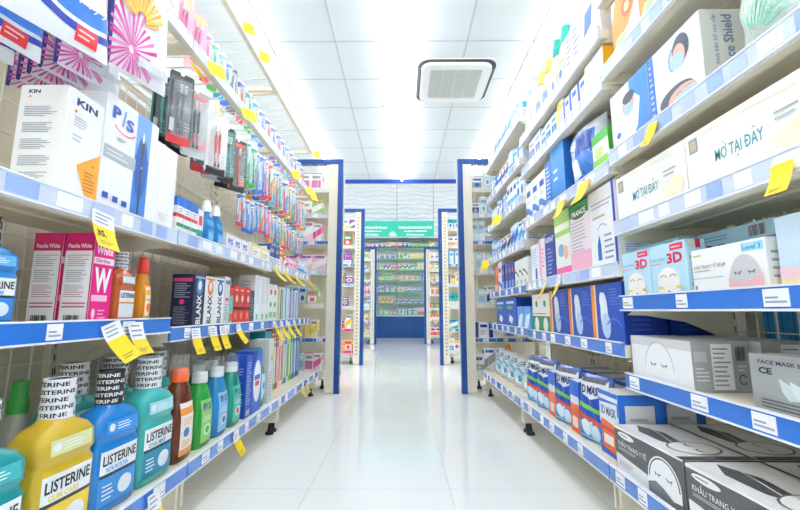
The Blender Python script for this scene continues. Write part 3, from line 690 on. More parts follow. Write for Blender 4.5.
run('L', .69, 2.62, [wg_, wg_, tall('white and orange toothbrush box', '#f6f3ec', '#f0a050'), tall('green toothbrush box', '#3f9c4c', '#d8f0b8'), tall('navy toothbrush box', '#1e3f8f', '#b8d0f0'), tall('lime toothbrush box', '#9fd04a', '#f4f8e8'), tall('white and blue toothbrush box', '#f0f4fa', '#3b82d0'),
    tall('pale blue toothbrush box', '#a8d0ee', '#f4f8fb'), .02, tall('white and navy toothbrush box', '#f2f4f8', '#26438f'), tall('blue toothbrush box', '#2a6fc8', '#dfeaf8'), tall('white and blue toothbrush box', '#f0f4fa', '#3b82d0'), tall('grey toothbrush box', '#c0c6d0', '#f3f4f6'), tall('blue toothbrush box', '#2a6fc8', '#dfeaf8'), tall('white and navy toothbrush box', '#f2f4f8', '#26438f')], P_['lm2'], .012)
# bottom shelf, front edge stands further out
z = .22; FB = -.10 + .025
L1 = mouthwash('large yellow mouthwash bottle', .375, .17, .10, '#f7d23c', '#f0d040', 'GUM CARE', lab2='#d9dfa6', band='#3a3d33')
L2 = mouthwash('large blue mouthwash bottle', .37, .165, .10, '#1f98f2', '#3a8fd8', 'TARTAR PROTECTION', 'dark', lab2='#2c8fe0')
L3 = mouthwash('large teal mouthwash bottle', .385, .170, .11, '#4ad2cc', '#1f8fb0', 'COOL MINT', lab2='#a3dfe6')
L4 = mouthwash('large dark teal mouthwash bottle', .36, .17, .10, '#22b0b6', '#2fa3ad', 'FRESH', lab2='#3fb6bd')
put('L', L1, 1.01, z, P_['lb0'], FB + .006, -.04); put('L', L2, 1.178, z, P_['lb0'], FB, -.06); put('L', L3, 1.36, z, P_['lb0'], FB, -.05); put('L', L4, .815, z, P_['lb0'], FB, -.03); put('L', L4, .59, z, P_['lb0'], FB)
for a, s_ in ((1.235, L3), (1.41, L3)): put('L', s_, a, z, 'behind the front bottles, bottom dental shelf', FB + .15)
wj = ps_bottle('tall white bottle with green cap', .34, .10, .07, '#eef0ea', [('r', 0, 0, 1, 1, '#f3f3ee'), ('e', .5, .5, .3, .2, '#55b44a'), ('l', .1, .1, .9, .3, 4, '#b9bcc4')], '#3fae4e', False, kind='bottle')
put('L', wj, 1.05, z, 'against the wire, bottom dental shelf', FB + .27); put('L', wj, 1.17, z, 'against the wire, bottom dental shelf', FB + .27)
brn = ps_bottle('brown mouthwash bottle with orange cap', .375, .135, .09, '#7c3216', [('r', 0, 0, 1, 1, '#f4ece2'), ('r', 0, .0, 1, .12, '#f2a65a'), ('r', 0, .76, 1, .9, '#f29a3a'), ('e', .4, .42, .22, .09, '#3a7fc0'), ('l', .1, .16, .8, .3, 4, '#e89a5a'), ('l', .15, .56, .85, .7, 3, '#f0b070')], '#f0642a')
def psb(desc, liq, c2, ring): return ps_bottle(desc, .335, .135, .085, liq, [('r', 0, 0, 1, 1, c2), ('t', .12, .74, .5, .92, 'P/', '#16357c'), ('t', .52, .74, .82, .92, 'S', '#16357c'), ('a', .5, .74, .34, .05, 200, 340, .03, '#e8413c'), ('e', .5, .28, .30, .13, '#f2f6f6'), ('e', .5, .28, .2, .09, ring), ('l', .15, .48, .85, .62, 3, '#f4f8f8')], '#dfe5e6')
pg = psb('green mouthwash bottle', '#28bb46', '#8fd06a', '#3fae4e'); pb = psb('blue mouthwash bottle', '#24a2ea', '#8ac4ee', '#2a6fc0'); pt_ = psb('teal mouthwash bottle', '#1bb09e', '#4fc0a8', '#d8343c')
put('L', brn, 1.53, z, P_['lb1'], FB); put('L', pg, 1.68, z, P_['lb1'], FB); put('L', pb, 1.83, z, P_['lb1'], FB); put('L', pt_, 1.98, z, P_['lb1'], FB)
for a, s_ in ((1.59, L3), (1.75, pt_), (1.89, pg), (2.03, pt_)): put('L', s_, a, z, 'in the second row, bottom dental shelf', FB + .12)
blb = boxspec('carton', 'blue tall carton with fine white print', .08, .1, .31, '#1e4db8', [('l', .1, .2, .9, .9, 16, '#9fb8ea'), ('b', .2, .03, .8, .12, '#f4f4f6')], [('l', .1, .1, .9, .9, 18, '#9fb8ea')])
orl = boxspec('carton', 'blue and white carton with oval and red word', .135, .1, .325, '#2c6ed2', [('e', .5, .5, .4, .34, '#f4f6fa'), ('r', .2, .52, .8, .60, '#2a5cc0'), ('r', .28, .42, .72, .50, '#e8502f'), ('p', [(0, 1), (.5, 1), (0, .7)], '#16388f')], [('r', 0, 0, 1, 1, '#2c6ed2')])
grb = ps_bottle('clear green bottle with green cap', .33, .10, .08, '#9ccfa8', [('r', 0, 0, 1, 1, '#bfe3ea'), ('p', [(0, 0), (1, 0), (1, .4), (0, .1)], '#3aa65a'), ('e', .5, .6, .25, .12, '#3a82c8')], '#2fa546', False)
gyb = boxspec('carton', 'grey tall carton with round seal', .09, .1, .37, '#d9dadd', [('e', .6, .7, .2, .06, '#e2b54a'), ('l', .15, .1, .85, .5, 8, '#a9adb5')])
whb = boxspec('carton', 'tall white carton with teal top', .13, .1, .405, '#f4f4f5', [('r', 0, .88, 1, 1, '#1fa5b8'), ('r', .65, .1, .85, .4, '#e9a08a'), ('l', .2, .5, .7, .8, 5, '#cdd1da')], [('r', 0, .88, 1, 1, '#1fa5b8')])
run('L', z, 2.075, [blb, orl, grb, .01, gyb], P_['lb1'], FB)
def t2(desc, c, c2, h): return boxspec('toothbrush_box', desc, .05, .09, h, c, [('r', .2, .1, .8, .7, c2), ('l', .2, .75, .8, .95, 3, '#f4f4f6')])
run('L', z, 2.60, [whb, .01, t2('red toothbrush box', '#e0342f', '#f4d8d0', .413), t2('green toothbrush box', '#4aa64c', '#e8f4d8', .413), t2('red toothbrush box', '#e0342f', '#f4d8d0', .413), t2('white and pink toothbrush box', '#f6e3ea', '#e8708f', .413), t2('white and red toothbrush box', '#f6f2f2', '#e0403c', .413), t2('lime toothbrush box', '#9ccc3f', '#f4f8e4', .413),
    t2('blue toothbrush box', '#2a6fc8', '#dfeaf8', .413), t2('white and green toothbrush box', '#f2f6f0', '#4aa64c', .413), t2('lime toothbrush box', '#9ccc3f', '#f4f8e4', .413), t2('green toothbrush box', '#4aa64c', '#e8f4d8', .413), t2('navy toothbrush box', '#1c3c94', '#8fb0e8', .413), t2('teal toothbrush box', '#23a3b5', '#e4f4f6', .413), t2('navy toothbrush box', '#1c3c94', '#8fb0e8', .413), t2('navy toothbrush box', '#1c3c94', '#8fb0e8', .413)], P_['lb2'], .02)
# hanging toothbrush packs
HK = lambda a, zt, y, sp, turn, pl: inst(sp, xf('L', a, y, zt - sp.h + .004), (0, 0, ROT['L'] + turn), pl, ('hang', round(zt, 1), round(y, 1)))
PK = [brush_pack('dark grey toothbrush pack with red foot', '#2e3036', '#5a5d66', '#8b9098', '#e8eaee', .10, .31, n=2, foot='#d8303c'),
      brush_pack('grey toothbrush pack with pink edge', '#b4b8bf', '#e87a90', '#3a3d44', '#f0f0f2', .11, .31, n=2, foot='#c8ccd2'),
      brush_pack('white and red toothbrush pack with black foot', '#f1f1f3', '#e8e9ec', '#e0382f', '#f8f8f8', .11, .31, n=2, foot='#1c1d20'),
      brush_pack('black and teal toothbrush pack', '#1f2226', '#1f9e98', '#28b0a8', '#e8f4f2', .09, .30, n=2, foot='#15171a'),
      brush_pack('black and orange toothbrush pack', '#1d1e22', '#ef5a2a', '#ef5a2a', '#f2d8cc', .10, .30, n=1, foot='#16171a')]
near_pl = 'hanging on rods above the white cartons'
for i, (a, k) in enumerate(((1.525, 0), (1.645, 1), (1.85, 2), (1.965, 3), (2.10, 4))):
    HK(a, 1.73 - .008 * i, .05, PK[k], -.6, near_pl)
    HK(a + .03, 1.74, .14, PK[(k + 3) % 5], -.6, 'hanging behind the big front packs')
CB = [('#f3f5f8', '#2a6fd0', '#2a8fe0'), ('#eef6f2', '#1fa58a', '#25b59a'), ('#f5f3f6', '#7d58b8', '#8a68c8'), ('#f7eef2', '#e8478f', '#ee6aa5'), ('#3a3f48', '#9aa3b0', '#c3c9d2'), ('#eef4fb', '#1d4fa8', '#e23a3a'),
      ('#f8f4e4', '#f0a51c', '#2a9ad8'), ('#e9f7fb', '#23a9d8', '#f4c820'), ('#f6f6f8', '#e2382f', '#3fae4e'), ('#dfeefa', '#1f62c9', '#e8579c')]
CNN = ['white and blue', 'white and teal', 'white and purple', 'white and pink', 'dark grey', 'pale blue and navy', 'cream and orange', 'pale cyan', 'white red and green', 'light blue and pink']
FOOT = ['#2a6fd0', '#3fae4e', '#7d58b8', '#e8304a', '#6a7078', '#e23a3a', '#f0a51c', '#23a9d8', '#e2382f', '#1f62c9']
VP = [brush_pack(n_ + ' toothbrush pack', c[0], c[1], c[2], '#f4f6f8', .062, .27, foot=f) for c, n_, f in zip(CB, CNN, FOOT)]
VS = [brush_pack(n_ + ' small brush pack', c[0], c[1], c[2], '#f4f6f8', .055, .20, foot=f) for c, n_, f in zip(CB, CNN, FOOT)]
rr = random.Random(8); a = 2.20
while a < 3.62:
    k = rr.randrange(10) if a > 2.5 else rr.choice((0, 1, 4, 0)); HK(a, 1.765 + rr.uniform(-.035, .0), .05 + rr.uniform(-.01, .01), VP[k], -.55 + rr.uniform(-.3, .3), 'hanging in the front row of rods')
    HK(a + .03, 1.745 + rr.uniform(-.03, .02), .14, VP[rr.randrange(10)], -.5 + rr.uniform(-.2, .2), 'hanging in the second row of rods')
    a += .078 + rr.uniform(-.008, .012)
a = 2.2
while a < 3.6:
    HK(a, 1.455 + rr.uniform(-.05, .0), .06, VS[rr.randrange(10)], -.5 + rr.uniform(-.25, .25), 'hanging from the lower rods'); a += .075
# packs standing up against the top tier, held by the top rods
pinkp = brush_pack('pink toothbrush pack with yellow edge', '#f3a7cf', '#f2d21f', '#e8579c', '#fbe6f0', .10, .30, n=2, foot='#f7c6dd')
toys = [pinkp, pinkp, VP[3], VP[1], VP[7], VP[0], VP[4], VP[5], VP[1], VP[7], VP[0], VP[5]]
a = 1.50; i = 0
while a < 3.6:
    sp = toys[i] if i < len(toys) else VP[rr.choice((0, 5, 2, 4, 1, 7, 9))]
    HK(a + sp.w / 2, 1.8355 + sp.h - .004, .085, sp, -.4 + rr.uniform(-.15, .15), 'standing on the top wire tier'); a += sp.w + (.012 if i < 6 else .055); i += 1
inst(boxspec('carton', 'pale pink carton with flower print', .12, .09, .22, '#f7dfe4', [('e', .3, .6, .18, .1, '#e8909f'), ('e', .6, .35, .2, .1, '#f0b0bb')]), xf('L', 1.36, .07, 1.862), (0, 0, PI / 2), 'on the top wire tier, first bay')
smallp = [boxspec('carton', d_, .045, .08, .12, c, [('r', .1, .3, .9, .6, c2)]) for d_, c, c2 in (('pink small carton', '#e8419a', '#f6c8e0'), ('purple small carton', '#8a4fc0', '#3fc0e8'), ('magenta small carton', '#d8287a', '#f8e8f0'))]
for i in range(6): pass
# bags hanging at the near end
def burst(cx, cy, n, r0, r1, cols, squash=1, a0=0, a1=360):
    o = []
    for i in range(n):
        t = R(a0 + (a1 - a0) * i / n); r = r1 * (.75 + .25 * ((i * 7) % 4) / 3); dt = .048
        q_ = lambda x, y: (min(max(x, .015), .985), min(max(y, .015), .985))
        o.append(('p', [q_(*e_) for e_ in [(cx + r0 * math.cos(t - dt * 2), cy + r0 * squash * math.sin(t - dt * 2)), (cx + r * math.cos(t - dt), cy + r * squash * math.sin(t - dt)), (cx + r * math.cos(t + dt), cy + r * squash * math.sin(t + dt)), (cx + r0 * math.cos(t + dt * 2), cy + r0 * squash * math.sin(t + dt * 2))]], cols[i % len(cols)]))
    return o
bagA = [('w', 0, 1, .27, .07, .10, 2.4, '#2476dc'), ('w', 0, 1, .17, .07, .045, 2.4, '#1a3fb0'), ('w', 0, 1, .93, -.05, .06, 1.6, '#2476dc'), ('t', .42, .225, .92, .30, 'プロスペック', '#f5f7fb'), ('r', .66, .03, .86, .12, '#e2343c'), ('l', .68, .05, .84, .11, 2, '#f8d8d8'),
        ('a', .42, .66, .3, .1, 20, 150, .006, '#3a4a98'), ('a', .5, .74, .34, .09, 20, 130, .006, '#8a5a9a'), ('l', .2, .5, .6, .56, 2, '#d8dde8')]
bagB = [('r', 0, 0, .05, 1, '#1f2a7a')] + burst(.3, .16, 28, .04, .44, ['#d8429f', '#c93a9a', '#e87ac0'], .7) + burst(.40, .36, 17, .10, .42, ['#f2a53a', '#f5c84a'], .8, 10, 170) + \
       burst(.45, .58, 11, .12, .3, ['#37b4d8', '#2f8fd0', '#58c4a8'], .9, 20, 160) + [('r', 0, .90, 1, 1, '#3a3f9c'), ('r', .4, .08, .95, .14, '#d5d8dd')]
def bag(desc, w, h, T, g, base, seed, kind='dental_supply_bag', mat=None):
    m = pillow(w, h, T, base, g, seed, mat=mat)
    hd = MB().box(-.035, -.0015, h - .004, .035, .0015, h + .03, M('#f2f3f6', .3))
    return Spec(kind, 'bag', desc, w, T, h, [('bag_body', m.mesh('bag'), [], None), ('hang_tab', hd.mesh('tab'), [], None)])
BA = bag('white bag with blue waves and Japanese lettering', .30, .42, .05, bagA, '#f2f5f9', 3)
BB = bag('clear bag with magenta starburst print', .20, .46, .045, bagB, '#eef1f5', 9)
WB = bag('plain white glossy bag', .22, .34, .05, [('w', 0, 1, .2, .03, .03, 1, '#2a7fd8'), ('l', .2, .5, .8, .6, 2, '#dfe4ee')], '#eef3f7', 5)
BA2 = bag('white bag with blue waves and Japanese lettering', .30, .375, .04, bagA, '#f2f5f9', 4); BB2 = bag('clear bag with magenta starburst print', .19, .335, .035, bagB, '#eef1f5', 8)
for i, (a, zt, y) in enumerate(((.805, 1.79, -.075), (.79, 1.755, .09), (.80, 1.755, .17))):
    s_ = BA2 if i else BA
    inst(s_, xf('L', a, y, zt - s_.h), (R(0), R(-7 if not i else -2), PI / 2 - .12), 'hanging above the orange cornered box', 'bags')
for i, (a, zt, y) in enumerate(((1.09, 1.89, -.075), (1.07, 1.755, .055), (1.09, 1.755, .115), (1.12, 1.755, .175), (1.15, 1.755, .235), (1.18, 1.755, .295))):
    s_ = BB2 if i else BB
    inst(s_, xf('L', a, y, zt - s_.h), (R(0), R(-3 if not i else 0), PI / 2 - .25), 'hanging above the electric toothbrush box', 'bags2')
# ---------------------------------------------------------------- right side products
Q_ = {'b0': 'on the bottom mask shelf, first bay', 'l0': 'on the second mask shelf, first bay', 'm0': 'on the third mask shelf, first bay', 'u0': 'on the fourth mask shelf, first bay', 't0': 'on the fifth mask shelf, first bay', 's0': 'on the sixth mask shelf, first bay'}
FB = -.08 + .016
eyes = lambda cx, cy, s, c, t=.012: [('a', cx - s, cy, s * .6, s * .8, 195, 345, t, c), ('a', cx + s, cy, s * .6, s * .8, 195, 345, t, c)] + [('p', [(cx + q * s * k, cy - .4 * s), (cx + q * s * (k + .12), cy - .4 * s), (cx + q * s * (k + .25), cy - s * 1.1), (cx + q * s * (k + .16), cy - s * 1.1)], c) for q in (-1, 1) for k in (.6, 1.2)]
DG = '#5a5c60'
dmf = [('p', [(0, 1), (0, .38), (.5, .30), (.62, .2), (1, .05), (1, 1)], DG), ('p', [(0, 1), (.0, .93), (.5, .96), (1, .97), (1, 1)], '#f4f4f4'), ('e', .20, .84, .14, .07, '#f2f2f2'), ('l', .1, .81, .3, .87, 1, '#77797d'), ('t', .06, .58, .52, .74, 'KHẨU TRANG Y TẾ', '#fbfbfb'), ('l', .06, .48, .42, .55, 2, '#d8d9da'),
       ('l', .06, .12, .3, .26, 3, '#b0b2b6'), ('e', .75, .34, .215, .5, '#f8f8f8', 0, 180), ('e', .75, .34, .2, .47, DG, 0, 180), ('e', .75, .34, .185, .44, '#f8f8f8', 0, 180), ('r', .535, .06, .965, .345, '#f8f8f8'),
       ('p', [(.535, 0), (.535, .2), (.64, .3), (.75, .24), (.86, .12), (.965, .16), (.965, 0)], '#77797d')] + eyes(.75, .50, .075, '#222226')
dmt = [('p', [(0, 0), (.42, 0), (.35, .2), (.18, .1)], '#e6e7e8'), ('p', [(.05, .35), (.25, .18), (.55, .22), (.75, .45), (.72, .62), (.55, .50), (.3, .55)], '#4e5054'), ('w', .12, .66, .40, .06, .02, 1.2, '#e8e8ea'), ('e', .72, .5, .17, .36, '#6a6c70'), ('e', .72, .5, .155, .33, '#f6f6f6')] + eyes(.72, .52, .07, '#222226') + [('r', 0, .95, 1, 1, '#4e5054'), ('r', .93, 0, 1, 1, '#4e5054')]
dm = boxspec('mask_box', 'charcoal and white mask box with sleeping face', .345, .20, .142, '#f0f0f1', dmf, [('r', 0, 0, 1, 1, '#6a6c70'), ('l', .1, .1, .9, .9, 6, '#c8c9cc')], dmt)
for j in range(2):
    for i, a in enumerate((1.302, .948, .594)):
        put('R', dm, a, .22, Q_['b0'] if not j else 'in the second row, bottom mask shelf', FB + j * .206)
# lower shelf
gm = boxspec('mask_box', 'white mask box with grey printed end', .30, .165, .142, '#f1f1f2', [('r', 0, .8, 1, 1, '#d5d6d8'), ('e', .5, .3, .24, .62, '#c6c8cb', 0, 180), ('e', .5, .3, .228, .585, '#f4f4f5', 0, 180), ('r', .26, .03, .74, .305, '#f4f4f5')] + eyes(.5, .45, .09, '#3a3a3e', .012),
    [('r', 0, 0, 1, 1, '#a9abad'), ('r', .34, .05, .70, .95, '#f0f0f1'), ('l', .37, .1, .67, .9, 9, '#9a9ca0'), ('r', .04, .6, .26, .8, '#c5c7c9'), ('l', .05, .2, .28, .5, 4, '#e4e5e6'), ('b', .76, .62, .94, .9, '#33353a'), ('a', .85, .25, .07, .1, 30, 330, .015, '#2a2c30'), ('l', .77, .4, .95, .55, 2, '#dcdddf')], [('r', .02, .04, .98, .96, '#dcdddf')])
ce = boxspec('mask_box', 'grey mask box with CE mark and mask picture', .285, .17, .128, '#d3d4d6', [('r', 0, 0, 1, 1, '#a4a6a8'), ('t', .08, .84, .55, .91, 'FACE MASK BOX', '#33353a'), ('t', .08, .66, .2, .78, 'CE', '#222428')] +
    [('p', [(.25 + .09 * k, .62 - .02 * k), (.37 + .09 * k, .5), (.42 + .09 * k, .3), (.32 + .09 * k, .26), (.27 + .09 * k, .4)], ('#c9dcd8', '#dbe7e4')[k % 2]) for k in range(4)] + [('l', .08, .06, .9, .24, 3, '#55585c'), ('r', .7, .68, .9, .72, '#6a6d70')], [('r', 0, 0, 1, 1, '#e4e4e5'), ('l', .1, .1, .9, .9, 7, '#b0b2b5')])
put('R', gm, 1.318, .53, Q_['l0'], .015); put('R', gm, 1.30, .53, 'in the second row, second mask shelf', .20)
put('R', ce, .85, .53, Q_['l0'], .03); put('R', ce, .825, .53, 'in the second row, second mask shelf', .20); put('R', ce, .53, .53, Q_['l0'], .03)
# blue packs seen through the wire back
bp_ = boxspec('mask_packet', 'blue pleated mask packet', .085, .045, .235, '#3aa3dc', [('r', .2, 0, .26, 1, '#1f78b8'), ('r', .48, 0, .54, 1, '#7cc8ee'), ('r', .78, 0, .84, 1, '#1f78b8')])
# middle shelf
pl = boxspec('mask_box', 'pale pastel mask box with moon', .22, .11, .165, '#cfe4f6', [('r', 0, 0, 1, .14, '#f6e6a8'), ('r', 0, .14, 1, .30, '#f7d5dc'), ('e', .55, .45, .22, .34, '#f7f2ea'), ('e', .62, .5, .17, .28, '#fbf8f2')], [('r', 0, 0, 1, .14, '#f6e6a8'), ('r', 0, .14, 1, .3, '#f7d5dc')])
wm_ = boxspec('mask_box', 'white mask box with grey sleeping face', .235, .10, .125, '#f6f6f4', [('r', .72, .78, .98, .95, '#a9dcef'), ('t', .74, .81, .95, .91, 'Level 3', '#3a94c0'), ('r', .04, .84, .16, .88, '#c4d07a'), ('t', .04, .56, .50, .68, 'KHẨU TRANG Y TẾ TRẺ EM', '#4a4d52'), ('l', .04, .48, .36, .54, 1, '#a3a6aa'),
    ('r', 0, .34, .46, .36, '#8fd0e4'), ('e', .74, .12, .21, .62, '#cfd0d2', 0, 180), ('p', [(.53, .12), (.53, .3), (.65, .2), (.80, .22), (.95, .35), (.95, .12)], '#f3b9c2'), ('r', .04, .1, .07, .2, '#8a8d92')] + eyes(.74, .44, .085, '#2e2f33', .01), [('r', 0, 0, 1, 1, '#ececea'), ('l', .1, .2, .9, .8, 4, '#a3a6aa')])
d3f = [('r', .6, .84, .95, .96, '#e2325a'), ('l', .64, .87, .92, .93, 1, '#f8d5de'), ('t', .5, .60, .92, .80, '3D', '#d81f52'), ('t', .04, .68, .46, .76, 'KHẨU TRANG', '#4a8fb0'), ('l', .04, .6, .4, .65, 1, '#e88aa0'), ('e', .5, .30, .3, .24, '#f6f3ef'), ('r', .2, .04, .8, .28, '#f6f3ef'), ('e', .28, .16, .07, .03, '#f5d14a'), ('e', .76, .16, .07, .03, '#f5d14a'), ('e', .5, .08, .04, .025, '#e8506a'),
       ('a', .37, .33, .1, .07, 20, 160, .016, '#38393e'), ('a', .64, .33, .1, .07, 20, 160, .016, '#38393e')]
def near3(n=4): return [('e', .3, .2 + .24 * k, .12, .03, ('#8a5a3a', '#f0c05a')[k % 2]) for k in range(n)] + [('r', .5, .84, .75, 1, '#d81f52')]
d3 = boxspec('mask_box', 'light blue face mask box with smiling face', .165, .06, .165, '#b9def0', d3f, near3())
d3b = boxspec('mask_box', 'light blue mask box end on', .12, .06, .15, '#a9d6ea', [('l', .2, .3, .8, .7, 3, '#6aa8c8'), ('r', 0, .86, .2, 1, '#d81f52')], near3())
d3l = boxspec('mask_box', 'light blue mask box lying flat', .26, .11, .045, '#b4dcee', [('l', .1, .3, .5, .7, 2, '#6aa8c8'), ('b', .72, .15, .92, .8, '#7a5a50')], [('l', .1, .2, .5, .8, 3, '#6aa8c8'), ('b', .72, .15, .92, .8, '#7a5a50')])
z = .805
put('R', pl, .775, z, Q_['m0'], .025, -.1); put('R', wm_, 1.018, z, Q_['m0'], .02, -.0); put('R', d3, 1.228, z, Q_['m0'], .012); put('R', d3, 1.396, z, Q_['m0'], .012)
for k in range(4): put('R', d3b, 1.25 - .0, z, 'in the rows behind the smiling face boxes', .08 + k * .065); 
for k in range(4): put('R', d3b, 1.38, z, 'in the far column behind the smiling face boxes', .08 + k * .065)
for k in range(4): put('R', d3b, 1.11, z, 'behind the white mask box', .13 + k * .062)
def on(sp, a, zz, y, pl_, turn=0): return inst(sp, xf('R', a, y + sp.d / 2, zz), (0, 0, ROT['R'] + turn), pl_, ('on', zz))
on(d3l, 1.13, z - .0095 + .1503, .14, 'stacked on the smiling face boxes'); on(d3l, 1.40, z - .0095 + .1503, .085, 'stacked on the smiling face boxes')
# fourth shelf: MO TAI DAY
fx = lambda q: .28 + .38 * q / 5.94
TC = '#3f93ac'
VN = [('t', .28, .36, .66, .54, 'MO TAI DAY', TC), ('r', fx(3.80), .44, fx(4.2), .465, TC), ('e', fx(2.92), .31, .005, .016, TC), ('p', [(fx(4.75), .57), (fx(5.0), .615), (fx(5.0), .595), (fx(4.82), .57)], TC), ('p', [(fx(5.25), .57), (fx(5.0), .615), (fx(5.0), .595), (fx(5.18), .57)], TC),
      ('a', fx(1.27), .59, .007, .022, -60, 170, .003, TC), ('p', [(fx(1.5), .52), (fx(1.62), .52), (fx(1.72), .565), (fx(1.62), .565)], TC)]
mt_ = boxspec('tissue_box', 'cream tissue carton with teal lettering', .37, .20, .175, '#f3f2ec', [('r', .04, .66, .13, .9, '#8f9fa4'), ('r', .055, .7, .115, .86, '#c9b48a'), *VN, ('l', .74, .5, .92, .66, 2, '#a9b6ba'), ('e', .84, .25, .12, .16, '#efe8d0'), ('e', .9, .35, .07, .1, '#f4ecc8'), ('w', .15, .9, .88, .03, .02, 1, '#efe6c8')],
    [('r', .1, .1, .9, .9, '#efeee8'), ('l', .2, .4, .8, .7, 3, '#c3cbcc')])
z = 1.085
for a in (1.290, .916, .542): put('R', mt_, a, z, Q_['u0'], .010)
# fifth shelf: face shields and a bag
fsf = [('r', 0, 0, .13, 1, '#2f73d2'), ('l', .03, .1, .1, .9, 9, '#b8d0f0'), ('e', .66, .74, .15, .19, '#454c66'), ('e', .62, .66, .115, .16, '#dfb49c'), ('e', .58, .60, .12, .12, '#a9c6e8'), ('a', .60, .66, .17, .2, 120, 250, .02, '#6f9fd8'), ('p', [(.2, .3), (.45, .52), (.8, .5), (1, .3), (1, .05), (.2, .05)], '#eef2f6'), ('e', .52, .17, .32, .15, '#4c5068'), ('e', .62, .14, .25, .12, '#e0b49e'), ('e', .70, .11, .2, .085, '#b8cfea'), ('a', .58, .16, .06, .03, 20, 160, .012, '#33364a'), ('a', .74, .17, .06, .03, 20, 160, .012, '#33364a')]
fsn = [('r', 0, 0, 1, 1, '#cfd2cc'), ('t', .22, .30, .36, .93, 'Kính bảo hộ cao cấp', '#2f4fa8', 1), ('t', .46, .25, .68, .93, 'Face Shield', '#6a7a9c', 1), ('l', .3, .05, .7, .18, 2, '#b4b8b4')]
fs = boxspec('face_shield_box', 'white face shield box with portraits and blue stripe', .235, .13, .235, '#dfe4ea', fsf, fsn)
fsf2 = [('r', .55, .1, 1, 1, '#2f86d8'), ('p', [(.1, .0), (.3, .5), (.6, .8), (.8, .6), (.7, .2), (.5, 0)], '#f6f8fa'), ('e', .5, .62, .16, .16, '#dcb09a'), ('e', .52, .74, .16, .09, '#3f465c'), ('e', .5, .56, .13, .09, '#9fc4ec'), ('e', .3, .2, .2, .1, '#f4f6fa'), ('e', .2, .25, .06, .05, '#2a6fd0')]
fs2 = boxspec('face_shield_box', 'white face shield box with nurse picture', .235, .13, .235, '#dfe4ea', fsf2, fsn)
z = 1.36
put('R', fs, 1.118, z, Q_['t0'], .012); put('R', fs2, 1.357, z, Q_['t0'], .012); put('R', fs2, 1.34, z, 'in the second row, fifth mask shelf', .16); put('R', fs, 1.095, z, 'in the second row, fifth mask shelf', .16)
gb = pillow(.22, .20, .10, '#e9f1ee', burst(.3, .2, 9, .1, .5, ['#7fcfae', '#a5dcc4'], .9, 10, 120) + [('w', 0, 1, .75, .05, .03, 1, '#5fbf9a')], 4, mat=M('#e6efec', .2, 'film'))
gbs = Spec('plastic_bag', 'bag', 'clear plastic bag with green leaf print', .22, .1, .2, [('plastic_bag', gb.mesh('bag'), [], None)])
put('R', gbs, .80, z, Q_['t0'], .01); put('R', gbs, .54, z, Q_['t0'], .01)
# sixth shelf and above
og = boxspec('carton', 'orange and white carton with round fruit', .17, .12, .24, '#f6f4ee', [('p', [(0, .2), (.6, .35), (1, .7), (1, 1), (.2, 1), (0, .6)], '#f2902e'), ('e', .6, .66, .2, .16, '#e85a24'), ('e', .6, .66, .1, .08, '#f8d08a'), ('e', .3, .25, .2, .08, '#b7dba0')], [('r', 0, 0, 1, 1, '#f3d9b8'), ('l', .1, .1, .9, .9, 7, '#e89a5a')])
rb = boxspec('carton', 'red and white carton with fine print', .14, .12, .22, '#f4f4f2', [('r', 0, .55, 1, 1, '#dd3c30'), ('l', .1, .6, .9, .95, 4, '#f8d8d0'), ('p', [(0, .2), (1, .4), (1, .5), (0, .4)], '#e8a23a')])
lv_ = boxspec('carton', 'lilac and white carton with pink label', .14, .12, .23, '#f0edf4', [('r', 0, .6, 1, .9, '#b79ad0'), ('e', .5, .35, .3, .16, '#f0b0c0')])
run('R', 1.72, .62, [og, rb, lv_, og, og], Q_['s0'])
fill('R', 2.04, .45, 1.45, 'on the top mask shelf, first bay', [('#f4f5f7', '#e23a3a', '#1f62c9'), ('#f4f5f7', '#f09a2a', '#2fa558')], .12, .2, 4, .1, .16)
# second bay bottom: mask cartons and pouches
tmf = [('p', [(0, 0), (1, 0), (1, .32), (0, .50)], '#1e5fcb'), ('r', 0, .66, 1, 1, '#2b73d8'), ('r', .0, .86, 1, .93, '#f4f6fa'), ('p', [(.04, .56), (.95, .56), (.95, .84), (.04, .80)], '#eef3fa'), ('t', .1, .62, .9, .76, '3D MASK', '#1f3f8f'), ('p', [(.1, .10), (.88, .06), (.88, .5), (.1, .55)], '#ea6b2a'), ('r', .2, .18, .7, .32, '#f6f2ee'), ('r', .1, .38, .88, .44, '#d43a2a')]
tm = boxspec('mask_box', 'blue mask box with orange panel', .14, .165, .235, '#f4f5f7', tmf, [('r', 0, .84, 1, 1, '#2b73d8'), ('r', 0, 0, .15, 1, '#2b73d8'), ('r', .8, 0, 1, 1, '#2b73d8'), ('l', .25, .3, .7, .7, 3, '#c7cbd6')], [('r', .1, .1, .8, .9, '#f5f6f8')])
pf = [('r', 0, 0, 1, .72, '#1c4fb8'), ('r', 0, 0, 1, .3, '#2c9fe0'), ('p', [(.05, .95), (.95, .95), (.98, .72), (.5, .62), (.02, .72)], '#eef1f6'), ('p', [(.05, .95), (.95, .95), (.9, .88), (.1, .88)], '#5a5e68'), ('t', .1, .70, .9, .83, '3D MASK', '#1d2c58'), ('p', [(.05, .5), (.95, .42), (.95, .48), (.05, .57)], '#7fcf4a'), ('p', [(0, .36), (1, .22), (1, .3), (0, .43)], '#dd5138'),
      ('e', .36, .2, .16, .12, '#e9f4fb'), ('e', .66, .15, .15, .11, '#d8ecf8'), ('r', .5, .08, .58, .3, '#bfe0f4'), ('w', 0, 1, .04, .02, .03, 1, '#9fd8f2')]
pch = Spec('mask_pouch', 'mask packet', 'blue mask pouch with white top', .175, .065, .27, [('mask_pouch', pillow(.175, .27, .065, '#1c4fb8', pf, 7).mesh('p'), [], None)])
